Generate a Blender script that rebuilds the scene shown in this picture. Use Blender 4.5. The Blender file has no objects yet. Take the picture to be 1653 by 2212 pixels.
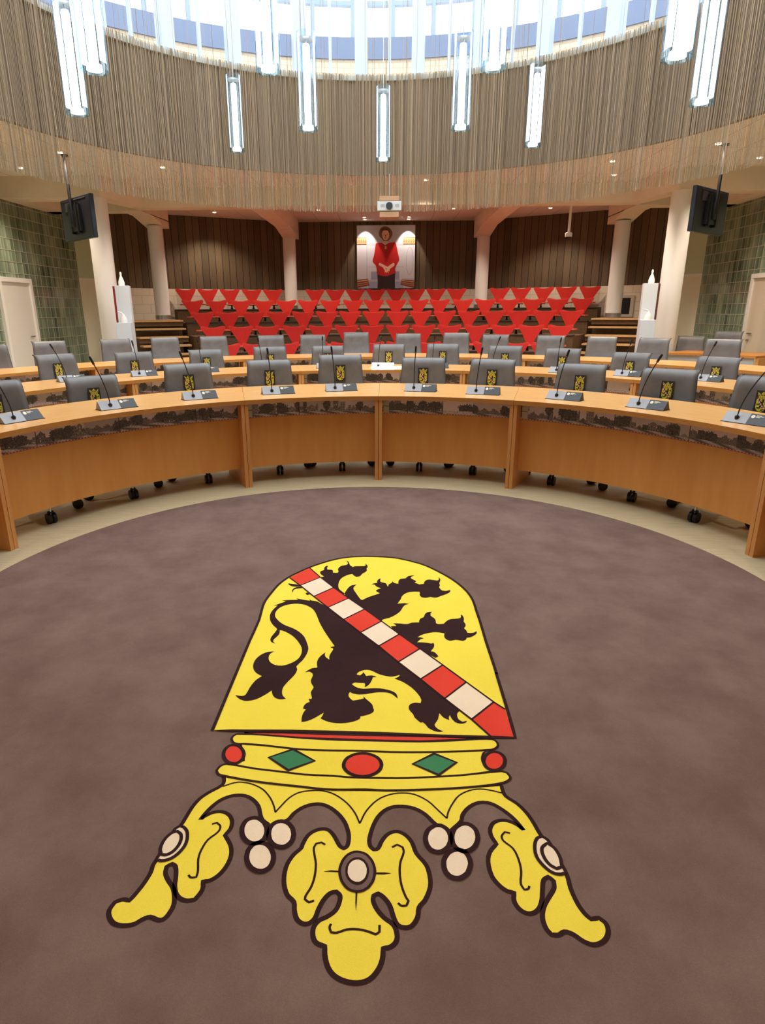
import bpy, bmesh, math, random, json
from mathutils import Vector, Matrix
from mathutils.geometry import tessellate_polygon
PI = math.pi
S = bpy.context.scene
COL = S.collection

# ---------------- camera ----------------
F_PX, PITCH, ROLL, YAW, CX = 1357.0, 0.3098, -0.0052, -0.0382, 787.5
cd = bpy.data.cameras.new('camera'); cam = bpy.data.objects.new('camera', cd); COL.objects.link(cam)
cd.sensor_fit = 'HORIZONTAL'; cd.sensor_width = 36.0; cd.lens = F_PX / 1653.0 * 36.0
cd.shift_x = (826.5 - CX) / 1653.0
cd.clip_start = 0.05; cd.clip_end = 200
fw = Vector((math.sin(YAW) * math.cos(PITCH), math.cos(YAW) * math.cos(PITCH), -math.sin(PITCH)))
r0 = Vector((math.cos(YAW), -math.sin(YAW), 0)); u0 = r0.cross(fw)
r1 = r0 * math.cos(ROLL) + u0 * math.sin(ROLL); u1 = -r0 * math.sin(ROLL) + u0 * math.cos(ROLL)
M = Matrix((r1, u1, -fw)).transposed().to_4x4(); M.translation = Vector((0.085, 0, 1.5))
cam.matrix_world = M
S.camera = cam

# ---------------- view and sky ----------------
S.view_settings.view_transform = 'Standard'
S.view_settings.look = 'None'
S.view_settings.gamma = 1.0
S.view_settings.use_curve_mapping = False
S.view_settings.exposure = 0.9
SKY = 2.3
w = bpy.data.worlds.new('sky'); S.world = w; w.use_nodes = True
bg = w.node_tree.nodes['Background']; bg.inputs[0].default_value = (0.93, 0.96, 1.0, 1); bg.inputs[1].default_value = SKY

DOWN_W = 84.0       # ceiling downlights, watts each
WARM = (1.0, 0.83, 0.66)

def spot(name, loc, power, angle, color=WARM, blend=0.6, radius=0.06, target=None):
    l = bpy.data.lights.new(name, 'SPOT'); l.energy = power; l.color = color
    l.spot_size = math.radians(angle); l.spot_blend = blend; l.shadow_soft_size = radius
    o = bpy.data.objects.new(name, l); COL.objects.link(o); o.location = loc
    if target is not None:
        d = Vector(target) - Vector(loc); o.rotation_euler = d.to_track_quat('-Z', 'Y').to_euler()
    return o

# ---------------- materials ----------------
MATS = {}
def lin(c):
    return tuple((v / 12.92 if v <= 0.04045 else ((v + 0.055) / 1.055) ** 2.4) for v in [q / 255.0 for q in c])
def mat(name, rgb, rough=0.6, metal=0.0, spec=0.5, emit=None, alpha=None):
    """rgb in 0..255 sRGB."""
    m = bpy.data.materials.new(name); m.use_nodes = True
    b = m.node_tree.nodes['Principled BSDF']
    b.inputs['Base Color'].default_value = (*lin(rgb), 1)
    b.inputs['Roughness'].default_value = rough; b.inputs['Metallic'].default_value = metal
    b.inputs['Specular IOR Level'].default_value = spec
    if emit: b.inputs['Emission Color'].default_value = (*emit[0], 1); b.inputs['Emission Strength'].default_value = emit[1]
    MATS[name] = m
    return m
def nt(m): return m.node_tree.nodes, m.node_tree.links
def node(m, t, **kw):
    n = m.node_tree.nodes.new(t)
    for k, v in kw.items():
        if k in n.inputs: n.inputs[k].default_value = v
        else: setattr(n, k, v)
    return n
def ramp(m, fac, stops):
    r = m.node_tree.nodes.new('ShaderNodeValToRGB'); e = r.color_ramp.elements
    while len(e) > 1: e.remove(e[-1])
    e[0].position = stops[0][0]; e[0].color = (*lin(stops[0][1]), 1)
    for p, c in stops[1:]:
        x = e.new(p); x.color = (*lin(c), 1)
    m.node_tree.links.new(fac, r.inputs[0])
    return r
def coords(m, kind='Object', scale=(1, 1, 1)):
    tc = m.node_tree.nodes.new('ShaderNodeTexCoord'); mp = m.node_tree.nodes.new('ShaderNodeMapping')
    mp.inputs['Scale'].default_value = scale
    m.node_tree.links.new(tc.outputs[kind], mp.inputs[0])
    return mp.outputs[0]
def noisy(name, c1, c2, scale=(1, 1, 1), nscale=5.0, detail=4.0, rough=0.7, spec=0.3, lo=0.35, hi=0.65, bump=0.0, kind='Object'):
    m = mat(name, c1, rough, 0, spec); N, L = nt(m)
    v = coords(m, kind, scale)
    n = node(m, 'ShaderNodeTexNoise', Scale=nscale, Detail=detail); L.new(v, n.inputs['Vector'])
    r = ramp(m, n.outputs['Fac'], [(lo, c1), (hi, c2)])
    L.new(r.outputs[0], N['Principled BSDF'].inputs['Base Color'])
    if bump:
        b = node(m, 'ShaderNodeBump', Strength=bump, Distance=0.01); L.new(n.outputs['Fac'], b.inputs['Height'])
        L.new(b.outputs[0], N['Principled BSDF'].inputs['Normal'])
    return m

# carpet pile: broad mottling and fine grain
def pile(name, c1, c2, grain=0.10):
    m = mat(name, c1, 0.95, 0, 0.05); N, L = nt(m)
    v = coords(m)
    a = node(m, 'ShaderNodeTexNoise', Scale=3.2, Detail=5.0, Roughness=0.62); L.new(v, a.inputs['Vector'])
    r = ramp(m, a.outputs['Fac'], [(0.34, c1), (0.66, c2)])
    g = node(m, 'ShaderNodeTexNoise', Scale=420.0, Detail=2.0); L.new(v, g.inputs['Vector'])
    mr = node(m, 'ShaderNodeMapRange'); mr.inputs['From Min'].default_value = 0.3; mr.inputs['From Max'].default_value = 0.7
    mr.inputs['To Min'].default_value = 1 - grain; mr.inputs['To Max'].default_value = 1 + grain
    L.new(g.outputs['Fac'], mr.inputs['Value'])
    mx = node(m, 'ShaderNodeVectorMath', operation='SCALE'); L.new(r.outputs[0], mx.inputs[0]); L.new(mr.outputs[0], mx.inputs['Scale'])
    L.new(mx.outputs[0], N['Principled BSDF'].inputs['Base Color'])
    b = node(m, 'ShaderNodeBump', Strength=0.35, Distance=0.004); L.new(g.outputs['Fac'], b.inputs['Height'])
    L.new(b.outputs[0], N['Principled BSDF'].inputs['Normal'])
    return m
M_CARPET = pile('carpet_brown', (109, 88, 80), (127, 105, 96))
M_YEL = pile('carpet_yellow', (240, 216, 74), (245, 222, 80), 0.04)
M_DARK = pile('carpet_dark', (52, 33, 33), (58, 38, 37), 0.10)
M_RED = pile('carpet_red', (218, 66, 50), (226, 74, 57), 0.05)
M_CREAM = pile('carpet_cream', (236, 214, 184), (241, 220, 192), 0.04)
M_GREEN = pile('carpet_green', (62, 124, 84), (70, 132, 90), 0.05)

# beige floor with fine streaks
M_FLOOR = noisy('floor_beige', (176, 160, 124), (202, 188, 152), (1.2, 26, 1), 4.0, 5.0, 0.55, 0.3, 0.3, 0.7)

def wood(name, c1, c2, rough=0.35, kind='UV', scale=(1, 1, 1), nscale=3.0):
    m = mat(name, c1, rough, 0, 0.4); N, L = nt(m)
    v = coords(m, kind, scale)
    a = node(m, 'ShaderNodeTexNoise', Scale=nscale, Detail=6.0, Roughness=0.6); L.new(v, a.inputs['Vector'])
    r = ramp(m, a.outputs['Fac'], [(0.3, c1), (0.7, c2)])
    L.new(r.outputs[0], N['Principled BSDF'].inputs['Base Color'])
    return m
M_TOP = wood('beech_top', (226, 168, 100), (235, 179, 111), 0.27, 'UV', (2.0, 14.0, 1), 2.0)
M_EDGE = wood('beech_edge', (190, 124, 56), (201, 136, 66), 0.4, 'UV', (2, 20, 1), 2.0)
M_PANEL = wood('beech_panel', (220, 148, 72), (232, 164, 88), 0.33, 'UV', (5.0, 0.7, 1), 1.6)
M_POST = wood('beech_post', (214, 146, 80), (228, 160, 92), 0.4, 'Object', (30, 30, 1.5), 1.0)
M_TREAD = wood('tread_wood', (190, 150, 100), (204, 164, 112), 0.5, 'Object', (4, 4, 4), 4.0)

M_LEATHER = noisy('grey_leather', (98, 96, 95), (110, 108, 106), (1, 1, 1), 7.0, 3.0, 0.42, 0.5)
M_PIPING = mat('leather_piping', (78, 78, 80), 0.5)
M_CHROME = mat('chrome', (200, 200, 205), 0.2, 1.0)
M_BLACK = mat('black_plastic', (16, 17, 22), 0.45)
M_REDCH = noisy('red_fabric', (178, 42, 36), (190, 49, 41), (1, 1, 1), 60.0, 3.0, 0.85, 0.15)
M_REDEDGE = mat('red_fabric_edge', (220, 96, 72), 0.8)
M_TIER = noisy('brown_carpet', (98, 78, 58), (112, 90, 68), (1, 1, 1), 40.0, 4.0, 0.95, 0.1)
M_TIEREDGE = mat('tier_nosing', (50, 42, 36), 0.7)
M_SILVER = mat('brushed_silver', (146, 146, 148), 0.42, 0.15)
M_MICBLACK = mat('mic_black', (27, 27, 29), 0.45)
M_LOGO = mat('logo_white', (235, 228, 205), 0.6)
M_IVORY = mat('ivory_plate', (206, 196, 168), 0.45)
M_WALL = noisy('plaster_cream', (226, 213, 194), (232, 220, 202), (1, 1, 1), 3.0, 3.0, 0.8, 0.2)
M_COLUMN = mat('column_white', (224, 221, 216), 0.7)
M_WHITE = mat('white_paint', (236, 234, 228), 0.5)
M_FRAMEW = mat('white_frame', (184, 198, 214), 0.4)
M_STEEL = mat('steel_foot', (170, 170, 168), 0.3, 0.8)
M_GREENGLASS = mat('green_glass_panel', (196, 208, 174), 0.15)
M_TV = mat('tv_back', (20, 22, 34), 0.35)
M_BRASS = mat('handle_metal', (150, 140, 122), 0.3, 0.8)

# dark vertical boards
def boards(name, cols, pitch, axis=0):
    m = mat(name, cols[0], 0.62, 0, 0.25); N, L = nt(m)
    v = coords(m, 'UV'); sp = node(m, 'ShaderNodeSeparateXYZ'); L.new(v, sp.inputs[0])
    d = node(m, 'ShaderNodeMath', operation='DIVIDE'); d.inputs[1].default_value = pitch; L.new(sp.outputs[0], d.inputs[0])
    fl = node(m, 'ShaderNodeMath', operation='FLOOR'); L.new(d.outputs[0], fl.inputs[0])
    fr = node(m, 'ShaderNodeMath', operation='FRACT'); L.new(d.outputs[0], fr.inputs[0])
    wn = node(m, 'ShaderNodeTexWhiteNoise', noise_dimensions='1D'); L.new(fl.outputs[0], wn.inputs['W'])
    st = coords(m, 'UV', (30, 1.2, 1)); n = node(m, 'ShaderNodeTexNoise', Scale=2.0, Detail=5.0); L.new(st, n.inputs['Vector'])
    ad = node(m, 'ShaderNodeMath', operation='ADD'); L.new(wn.outputs[0], ad.inputs[0]); L.new(n.outputs['Fac'], ad.inputs[1])
    hf = node(m, 'ShaderNodeMath', operation='MULTIPLY'); hf.inputs[1].default_value = 0.5; L.new(ad.outputs[0], hf.inputs[0])
    r = ramp(m, hf.outputs[0], [(0.2, cols[0]), (0.5, cols[1]), (0.8, cols[2])])
    lt = node(m, 'ShaderNodeMath', operation='LESS_THAN'); lt.inputs[1].default_value = 0.07; L.new(fr.outputs[0], lt.inputs[0])
    mx = node(m, 'ShaderNodeMix', data_type='RGBA'); L.new(lt.outputs[0], mx.inputs[0]); L.new(r.outputs[0], mx.inputs[6]); mx.inputs[7].default_value = (*lin((24, 17, 13)), 1)
    L.new(mx.outputs[2], N['Principled BSDF'].inputs['Base Color'])
    return m
M_BOARDS = boards('dark_boards', [(88, 75, 58), (102, 87, 66), (118, 100, 76)], 0.18)
M_FASCIA = boards('fascia_slats', [(112, 98, 80), (128, 114, 94), (142, 127, 106)], 0.045)

# painted blockwork
def blocks(name, c, c2, sx, sy, mort):
    m = mat(name, c, 0.75, 0, 0.2); N, L = nt(m)
    v = coords(m, 'UV'); b = node(m, 'ShaderNodeTexBrick'); L.new(v, b.inputs['Vector'])
    b.inputs['Scale'].default_value = 1.0; b.inputs['Brick Width'].default_value = sx; b.inputs['Row Height'].default_value = sy
    b.inputs['Mortar Size'].default_value = mort; b.inputs['Color1'].default_value = (*lin(c), 1); b.inputs['Color2'].default_value = (*lin(c), 1); b.inputs['Mortar'].default_value = (*lin(c2), 1)
    L.new(b.outputs[0], N['Principled BSDF'].inputs['Base Color'])
    return m
M_BLOCK = blocks('painted_block', (230, 218, 196), (214, 200, 176), 0.44, 0.21, 0.012)
M_BRICKOUT = blocks('cream_brick', (226, 206, 178), (206, 186, 158), 0.3, 0.1, 0.01)

# glass blocks: per-block tone by UV cells
def glassblocks():
    m = mat('glass_block', (120, 140, 112), 0.12, 0, 0.6); N, L = nt(m)
    v = coords(m, 'UV', (1 / 0.1, 1 / 0.2, 1)); sp = node(m, 'ShaderNodeSeparateXYZ'); L.new(v, sp.inputs[0])
    fl = node(m, 'ShaderNodeVectorMath', operation='FLOOR'); L.new(v, fl.inputs[0])
    wn = node(m, 'ShaderNodeTexWhiteNoise', noise_dimensions='2D'); L.new(fl.outputs[0], wn.inputs['Vector'])
    big = node(m, 'ShaderNodeTexNoise', Scale=0.16, Detail=2.0); L.new(v, big.inputs['Vector'])
    fx = node(m, 'ShaderNodeMath', operation='FRACT'); L.new(sp.outputs[0], fx.inputs[0])
    a = node(m, 'ShaderNodeMath', operation='MULTIPLY_ADD'); L.new(wn.outputs[0], a.inputs[0]); a.inputs[1].default_value = 0.22; L.new(big.outputs['Fac'], a.inputs[2])
    b2 = node(m, 'ShaderNodeMath', operation='MULTIPLY_ADD'); L.new(fx.outputs[0], b2.inputs[0]); b2.inputs[1].default_value = 0.22; L.new(a.outputs[0], b2.inputs[2])
    r = ramp(m, b2.outputs[0], [(0.40, (58, 72, 62)), (0.60, (102, 120, 100)), (0.82, (138, 155, 132)), (1.0, (172, 188, 166))])
    L.new(r.outputs[0], N['Principled BSDF'].inputs['Base Color'])
    return m
M_GBLOCK = glassblocks()
M_GROUT = mat('block_grout', (176, 176, 150), 0.7)

# ceiling tiles
def tiles():
    m = mat('ceiling_tile', (226, 190, 164), 0.85, 0, 0.1); N, L = nt(m)
    v = coords(m, 'Object', (1, 1, 1)); b = node(m, 'ShaderNodeTexBrick', offset=0.0, squash=1.0); L.new(v, b.inputs['Vector'])
    b.offset = 0.0
    b.inputs['Scale'].default_value = 1.0; b.inputs['Brick Width'].default_value = 0.6; b.inputs['Row Height'].default_value = 1.8
    b.inputs['Mortar Size'].default_value = 0.005; b.inputs['Color1'].default_value = (*lin((234, 227, 221)), 1); b.inputs['Color2'].default_value = (*lin((234, 227, 221)), 1); b.inputs['Mortar'].default_value = (*lin((170, 134, 108)), 1)
    L.new(b.outputs[0], N['Principled BSDF'].inputs['Base Color'])
    return m
M_CEIL = tiles()

def strings_mat():
    m = bpy.data.materials.new('string_curtain'); m.use_nodes = True; N, L = nt(m)
    out = N['Material Output']; N.remove(N['Principled BSDF'])
    d = node(m, 'ShaderNodeBsdfDiffuse'); t = node(m, 'ShaderNodeBsdfTranslucent'); mx = node(m, 'ShaderNodeMixShader')
    v = coords(m, 'Object', (55, 55, 0.02)); n = node(m, 'ShaderNodeTexNoise', Scale=1.0, Detail=2.0); L.new(v, n.inputs['Vector'])
    r = ramp(m, n.outputs['Fac'], [(0.35, (142, 124, 98)), (0.65, (206, 187, 158))])
    L.new(r.outputs[0], d.inputs[0]); L.new(r.outputs[0], t.inputs[0]); mx.inputs[0].default_value = 0.35
    L.new(d.outputs[0], mx.inputs[1]); L.new(t.outputs[0], mx.inputs[2]); L.new(mx.outputs[0], out.inputs[0])
    return m
M_STRING = strings_mat()

def clear_glass(name, tint=(0.93, 0.97, 1.0), gl=0.08):
    m = bpy.data.materials.new(name); m.use_nodes = True; N, L = nt(m)
    out = N['Material Output']; N.remove(N['Principled BSDF'])
    t = node(m, 'ShaderNodeBsdfTransparent'); t.inputs[0].default_value = (*tint, 1)
    g = node(m, 'ShaderNodeBsdfGlossy'); g.inputs['Roughness'].default_value = 0.03
    lf = node(m, 'ShaderNodeLayerWeight', Blend=0.3); lw = node(m, 'ShaderNodeMath', operation='MULTIPLY'); lw.inputs[1].default_value = gl * 3; L.new(lf.outputs['Facing'], lw.inputs[0])
    mx = node(m, 'ShaderNodeMixShader'); L.new(lw.outputs[0], mx.inputs[0])
    L.new(t.outputs[0], mx.inputs[1]); L.new(g.outputs[0], mx.inputs[2]); L.new(mx.outputs[0], out.inputs[0])
    return m
M_GLASS = clear_glass('window_glass', (0.97, 0.99, 1.0), 0.02)
M_TUBEGLASS = clear_glass('lamp_glass', (0.84, 0.92, 0.98), 0.10)
M_LAMP = mat('lamp_tube', (255, 250, 235), 0.5, emit=((1.0, 0.98, 0.92), 6.0))
M_LAMPREF = mat('lamp_reflector', (245, 250, 255), 0.3, emit=((0.9, 0.97, 1.0), 1.2))
M_DOWN = mat('downlight_lens', (255, 240, 220), 0.5, emit=((1.0, 0.85, 0.65), 9.0))

# ---------------- mesh helpers ----------------
class MB:
    def __init__(s): s.v = []; s.f = []; s.m = []; s.uv = {}; s.sm = []
    def face(s, pts, mi=0, uv=None, smooth=False):
        i = len(s.v); s.v += [tuple(p) for p in pts]; s.f.append(list(range(i, i + len(pts)))); s.m.append(mi); s.sm.append(smooth)
        if uv: s.uv[len(s.f) - 1] = uv
    def box(s, x0, x1, y0, y1, z0, z1, mi=0):
        P = [(x0, y0, z0), (x1, y0, z0), (x1, y1, z0), (x0, y1, z0), (x0, y0, z1), (x1, y0, z1), (x1, y1, z1), (x0, y1, z1)]
        b = len(s.v); s.v += P
        for q in ((0, 3, 2, 1), (4, 5, 6, 7), (0, 1, 5, 4), (1, 2, 6, 5), (2, 3, 7, 6), (3, 0, 4, 7)):
            s.f.append([b + k for k in q]); s.m.append(mi); s.sm.append(False)
    def rbox(s, c, size, rz, mi=0, z0=0, z1=1):
        hx, hy = size[0] / 2, size[1] / 2; ca, sa = math.cos(rz), math.sin(rz)
        pts = [(c[0] + x * ca - y * sa, c[1] + x * sa + y * ca) for x, y in ((-hx, -hy), (hx, -hy), (hx, hy), (-hx, hy))]
        s.prism(pts, z0, z1, mi)
    def prism(s, pts, z0, z1, mi=0, side=None):
        """pts: ccw outline in xy"""
        n = len(pts); b = len(s.v); s.v += [(p[0], p[1], z0) for p in pts] + [(p[0], p[1], z1) for p in pts]
        s.f.append([b + i for i in reversed(range(n))]); s.m.append(mi); s.sm.append(False)
        s.f.append([b + n + i for i in range(n)]); s.m.append(mi); s.sm.append(False)
        for i in range(n):
            j = (i + 1) % n; s.f.append([b + i, b + j, b + n + j, b + n + i]); s.m.append(mi if side is None else side); s.sm.append(False)
    def grid(s, rows, mi=0, closed=False, smooth=True, uvs=None):
        """rows: list of equal length point lists"""
        b = len(s.v); n = len(rows[0])
        for r in rows: s.v += [tuple(p) for p in r]
        for i in range(len(rows) - 1):
            for j in range(n if closed else n - 1):
                k = (j + 1) % n
                s.f.append([b + i * n + j, b + i * n + k, b + (i + 1) * n + k, b + (i + 1) * n + j]); s.m.append(mi); s.sm.append(smooth)
                if uvs: s.uv[len(s.f) - 1] = [uvs[i][j], uvs[i][k], uvs[i + 1][k], uvs[i + 1][j]]
    def lathe(s, prof, c=(0, 0, 0), n=20, mi=0, caps=True, smooth=True):
        rows = [[(c[0] + r * math.cos(2 * PI * k / n), c[1] + r * math.sin(2 * PI * k / n), c[2] + z) for k in range(n)] for r, z in prof]
        s.grid(rows, mi, True, smooth)
        if caps:
            b = len(s.v); s.v += rows[0]; s.f.append([b + k for k in reversed(range(n))]); s.m.append(mi); s.sm.append(False)
            b = len(s.v); s.v += rows[-1]; s.f.append([b + k for k in range(n)]); s.m.append(mi); s.sm.append(False)
    def tube(s, path, rad, n=8, mi=0, caps=True):
        P = [Vector(p) for p in path]; R = rad if isinstance(rad, (list, tuple)) else [rad] * len(P)
        rows = []; up = None
        for i, p in enumerate(P):
            t = (P[min(i + 1, len(P) - 1)] - P[max(i - 1, 0)]).normalized()
            a = Vector((0, 0, 1)) if abs(t.z) < 0.9 else Vector((1, 0, 0))
            if up is not None: a = up
            x = t.cross(a).normalized(); y = x.cross(t).normalized(); up = y
            rows.append([tuple(p + (x * math.cos(2 * PI * k / n) + y * math.sin(2 * PI * k / n)) * R[i]) for k in range(n)])
        s.grid(rows, mi, True, True)
        if caps:
            for rr, rev in ((rows[0], True), (rows[-1], False)):
                b = len(s.v); s.v += rr; q = list(range(n)); s.f.append([b + k for k in (reversed(q) if rev else q)]); s.m.append(mi); s.sm.append(False)
    def poly(s, pts, z, mi=0):
        """flat concave polygon at height z, facing up"""
        tris = tessellate_polygon([[Vector((p[0], p[1], 0)) for p in pts]])
        b = len(s.v); s.v += [(p[0], p[1], z) for p in pts]
        for t in tris:
            a, c, d = [pts[k] for k in t]
            ar = (c[0] - a[0]) * (d[1] - a[1]) - (c[1] - a[1]) * (d[0] - a[0])
            t = list(t) if ar > 0 else list(reversed(t))
            s.f.append([b + k for k in t]); s.m.append(mi); s.sm.append(False)
    def ribbon(s, pts, w, z, mi=0, closed=False):
        n = len(pts); L = []; R = []
        for i in range(n):
            a = pts[(i - 1) % n] if closed or i > 0 else pts[i]; b = pts[(i + 1) % n] if closed or i < n - 1 else pts[i]
            dx, dy = b[0] - a[0], b[1] - a[1]; l = math.hypot(dx, dy) or 1; nx, ny = -dy / l * w / 2, dx / l * w / 2
            L.append((pts[i][0] + nx, pts[i][1] + ny, z)); R.append((pts[i][0] - nx, pts[i][1] - ny, z))
        b0 = len(s.v); s.v += R + L
        for i in range(n if closed else n - 1):
            j = (i + 1) % n; s.f.append([b0 + i, b0 + j, b0 + n + j, b0 + n + i]); s.m.append(mi); s.sm.append(False)
    def mesh(s, name, mats):
        me = bpy.data.meshes.new(name); me.from_pydata(s.v, [], s.f)
        for m in (mats if isinstance(mats, (list, tuple)) else [mats]): me.materials.append(m)
        me.polygons.foreach_set('material_index', s.m); me.polygons.foreach_set('use_smooth', s.sm)
        if s.uv:
            uvl = me.uv_layers.new(name='UVMap')
            for fi, uv in s.uv.items():
                p = me.polygons[fi]
                for k, li in enumerate(p.loop_indices): uvl.data[li].uv = uv[k]
        me.update(); return me
    def build(s, name, mats, parent=None, bevel=0, fix=False):
        me = s.mesh(name, mats)
        if fix or bevel:
            bm = bmesh.new(); bm.from_mesh(me); bmesh.ops.remove_doubles(bm, verts=bm.verts, dist=1e-5); bmesh.ops.recalc_face_normals(bm, faces=bm.faces); bm.to_mesh(me); bm.free()
        o = bpy.data.objects.new(name, me); COL.objects.link(o)
        if parent: o.parent = parent
        if bevel:
            b = o.modifiers.new('bevel', 'BEVEL'); b.width = bevel; b.segments = 2; b.limit_method = 'ANGLE'
        return o
def tag(o, label=None, cat=None, group=None, kind=None):
    if label: o['label'] = label
    if cat: o['category'] = cat
    if group: o['group'] = group
    if kind: o['kind'] = kind
    return o
def empty(name, loc, rz=0.0, label=None, cat=None, group=None):
    o = bpy.data.objects.new(name, None); COL.objects.link(o); o.location = loc; o.rotation_euler = (0, 0, rz); o.empty_display_size = 0.1
    return tag(o, label, cat, group)
def struct(o, label, cat='wall'):
    return tag(o, label, cat, None, 'structure')
def copy_tree(o, parent=None):
    c = o.copy(); COL.objects.link(c); c.parent = parent
    for ch in list(o.children): copy_tree(ch, c)
    return c
def polar(cy, R, deg, z=0.0):
    a = math.radians(deg); return (R * math.sin(a), cy + R * math.cos(a), z)
def arc(cy, R, a0, a1, n):
    return [polar(cy, R, a0 + (a1 - a0) * i / n)[:2] for i in range(n + 1)]
def arc_slab(mb, cyi, Ri, cyo, Ro, a0, a1, z0, z1, n=16, mi=(0, 1, 1, 1), ends=True):
    """solid ring sector; angles taken from the centre of the inner arc; mi = top, inner face, outer face, bottom"""
    I = arc(cyi, Ri, a0, a1, n); O = arc(cyo, Ro, a0, a1, n)
    for i in range(n):
        p, q, r, t = I[i], I[i + 1], O[i + 1], O[i]
        u0 = math.radians(a0 + (a1 - a0) * i / n) * Ri; u1_ = math.radians(a0 + (a1 - a0) * (i + 1) / n) * Ri; d = Ro - Ri
        mb.face([(*p, z1), (*q, z1), (*r, z1), (*t, z1)][::-1], mi[0], [(u0, 0), (u1_, 0), (u1_, d), (u0, d)][::-1])
        mb.face([(*p, z0), (*q, z0), (*r, z0), (*t, z0)], mi[3], [(u0, 0), (u1_, 0), (u1_, d), (u0, d)])
        mb.face([(*p, z0), (*p, z1), (*q, z1), (*q, z0)][::-1], mi[1], [(u0, z0), (u0, z1), (u1_, z1), (u1_, z0)][::-1])
        mb.face([(*t, z0), (*r, z0), (*r, z1), (*t, z1)][::-1], mi[2], [(u0, z0), (u1_, z0), (u1_, z1), (u0, z1)][::-1])
    if ends:
        for p, t in ((I[0], O[0]), (I[-1], O[-1])):
            mb.face([(*p, z0), (*t, z0), (*t, z1), (*p, z1)], mi[1], [(0, 0), (0.5, 0), (0.5, 0.1), (0, 0.1)])
def smooth_path(pts, closed=True, sub=4, corner=50):
    """Catmull-Rom through the points, keeping sharp corners"""
    n = len(pts); out = []
    def turn(i):
        if not closed and (i == 0 or i == n - 1): return 180
        a, b, c = pts[(i - 1) % n], pts[i % n], pts[(i + 1) % n]
        v1 = (b[0] - a[0], b[1] - a[1]); v2 = (c[0] - b[0], c[1] - b[1])
        return abs(math.degrees(math.atan2(v1[0] * v2[1] - v1[1] * v2[0], v1[0] * v2[0] + v1[1] * v2[1])))
    T = [turn(i) for i in range(n)]
    for i in range(n if closed else n - 1):
        p1, p2 = pts[i], pts[(i + 1) % n]; l = math.hypot(p2[0] - p1[0], p2[1] - p1[1])
        c1, c2 = T[i] > corner, T[(i + 1) % n] > corner
        m1 = (0.0, 0.0) if c1 else None; m2 = (0.0, 0.0) if c2 else None
        if m1 is None:
            q = pts[(i - 1) % n]; t = (p2[0] - q[0], p2[1] - q[1]); k = l / (math.hypot(*t) or 1); m1 = (t[0] * k, t[1] * k)
        else: m1 = ((p2[0] - p1[0]), (p2[1] - p1[1]))
        if m2 is None:
            q = pts[(i + 2) % n]; t = (q[0] - p1[0], q[1] - p1[1]); k = l / (math.hypot(*t) or 1); m2 = (t[0] * k, t[1] * k)
        else: m2 = ((p2[0] - p1[0]), (p2[1] - p1[1]))
        for s_ in range(sub):
            t = s_ / sub; h1 = 2 * t ** 3 - 3 * t ** 2 + 1; h2 = t ** 3 - 2 * t ** 2 + t; h3 = -2 * t ** 3 + 3 * t ** 2; h4 = t ** 3 - t ** 2
            out.append(tuple(h1 * p1[k] + h2 * m1[k] + h3 * p2[k] + h4 * m2[k] for k in (0, 1)))
    if not closed: out.append(tuple(pts[-1]))
    return out
ORD = ['first', 'second', 'third', 'fourth', 'fifth', 'sixth', 'seventh', 'eighth', 'ninth', 'tenth', 'eleventh', 'twelfth', 'thirteenth', 'fourteenth', 'fifteenth', 'sixteenth', 'seventeenth', 'eighteenth', 'nineteenth', 'twentieth']
random.seed(7)

# ================= room shell =================
RING_C, RING_R, CEIL_Z = 7.56, 4.81, 3.80      # round opening in the ceiling
mb = MB(); mb.box(-9, 9, -4, 20, -0.2, 0.0); struct(mb.build('floor', M_FLOOR), 'beige streaked floor around the round carpet', 'floor')

mb = MB(); n = 128; inner = []; outer = []
for i in range(n):
    a = 2 * PI * i / n; dx, dy = math.sin(a), math.cos(a)
    inner.append((RING_R * dx, RING_C + RING_R * dy))
    t = min((9.0 / abs(dx)) if abs(dx) > 1e-6 else 1e9, ((20 - RING_C) / dy) if dy > 1e-6 else ((RING_C + 4) / -dy if dy < -1e-6 else 1e9))
    outer.append((t * dx, RING_C + t * dy))
for i in range(n):
    j = (i + 1) % n
    mb.face([(*inner[i], CEIL_Z), (*inner[j], CEIL_Z), (*outer[j], CEIL_Z), (*outer[i], CEIL_Z)])
    mb.face([(*inner[i], CEIL_Z + .25), (*outer[i], CEIL_Z + .25), (*outer[j], CEIL_Z + .25), (*inner[j], CEIL_Z + .25)])
struct(mb.build('ceiling', M_CEIL), 'tiled ceiling with the big round opening', 'ceiling')

# drum wall above the opening
mb = MB(); n = 160
for i in range(n):
    a0, a1 = 360 * i / n, 360 * (i + 1) / n
    p, q = polar(RING_C, RING_R, a0), polar(RING_C, RING_R, a1); p2, q2 = polar(RING_C, RING_R + .15, a0), polar(RING_C, RING_R + .15, a1)
    u0_, u1_ = math.radians(a0) * RING_R, math.radians(a1) * RING_R
    mb.face([(p[0], p[1], CEIL_Z - .02), (q[0], q[1], CEIL_Z - .02), (q[0], q[1], 5.2), (p[0], p[1], 5.2)], 0, [(u0_, 0), (u1_, 0), (u1_, 1.4), (u0_, 1.4)])
    mb.face([(q2[0], q2[1], CEIL_Z), (p2[0], p2[1], CEIL_Z), (p2[0], p2[1], 5.2), (q2[0], q2[1], 5.2)], 0, [(u1_, 0), (u0_, 0), (u0_, 1.4), (u1_, 1.4)])
    mb.face([(p[0], p[1], CEIL_Z - .02), (p2[0], p2[1], CEIL_Z), (q2[0], q2[1], CEIL_Z), (q[0], q[1], CEIL_Z - .02)])
struct(mb.build('wall_drum', M_FASCIA), 'curved slatted wall band below the high windows', 'wall')
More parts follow.
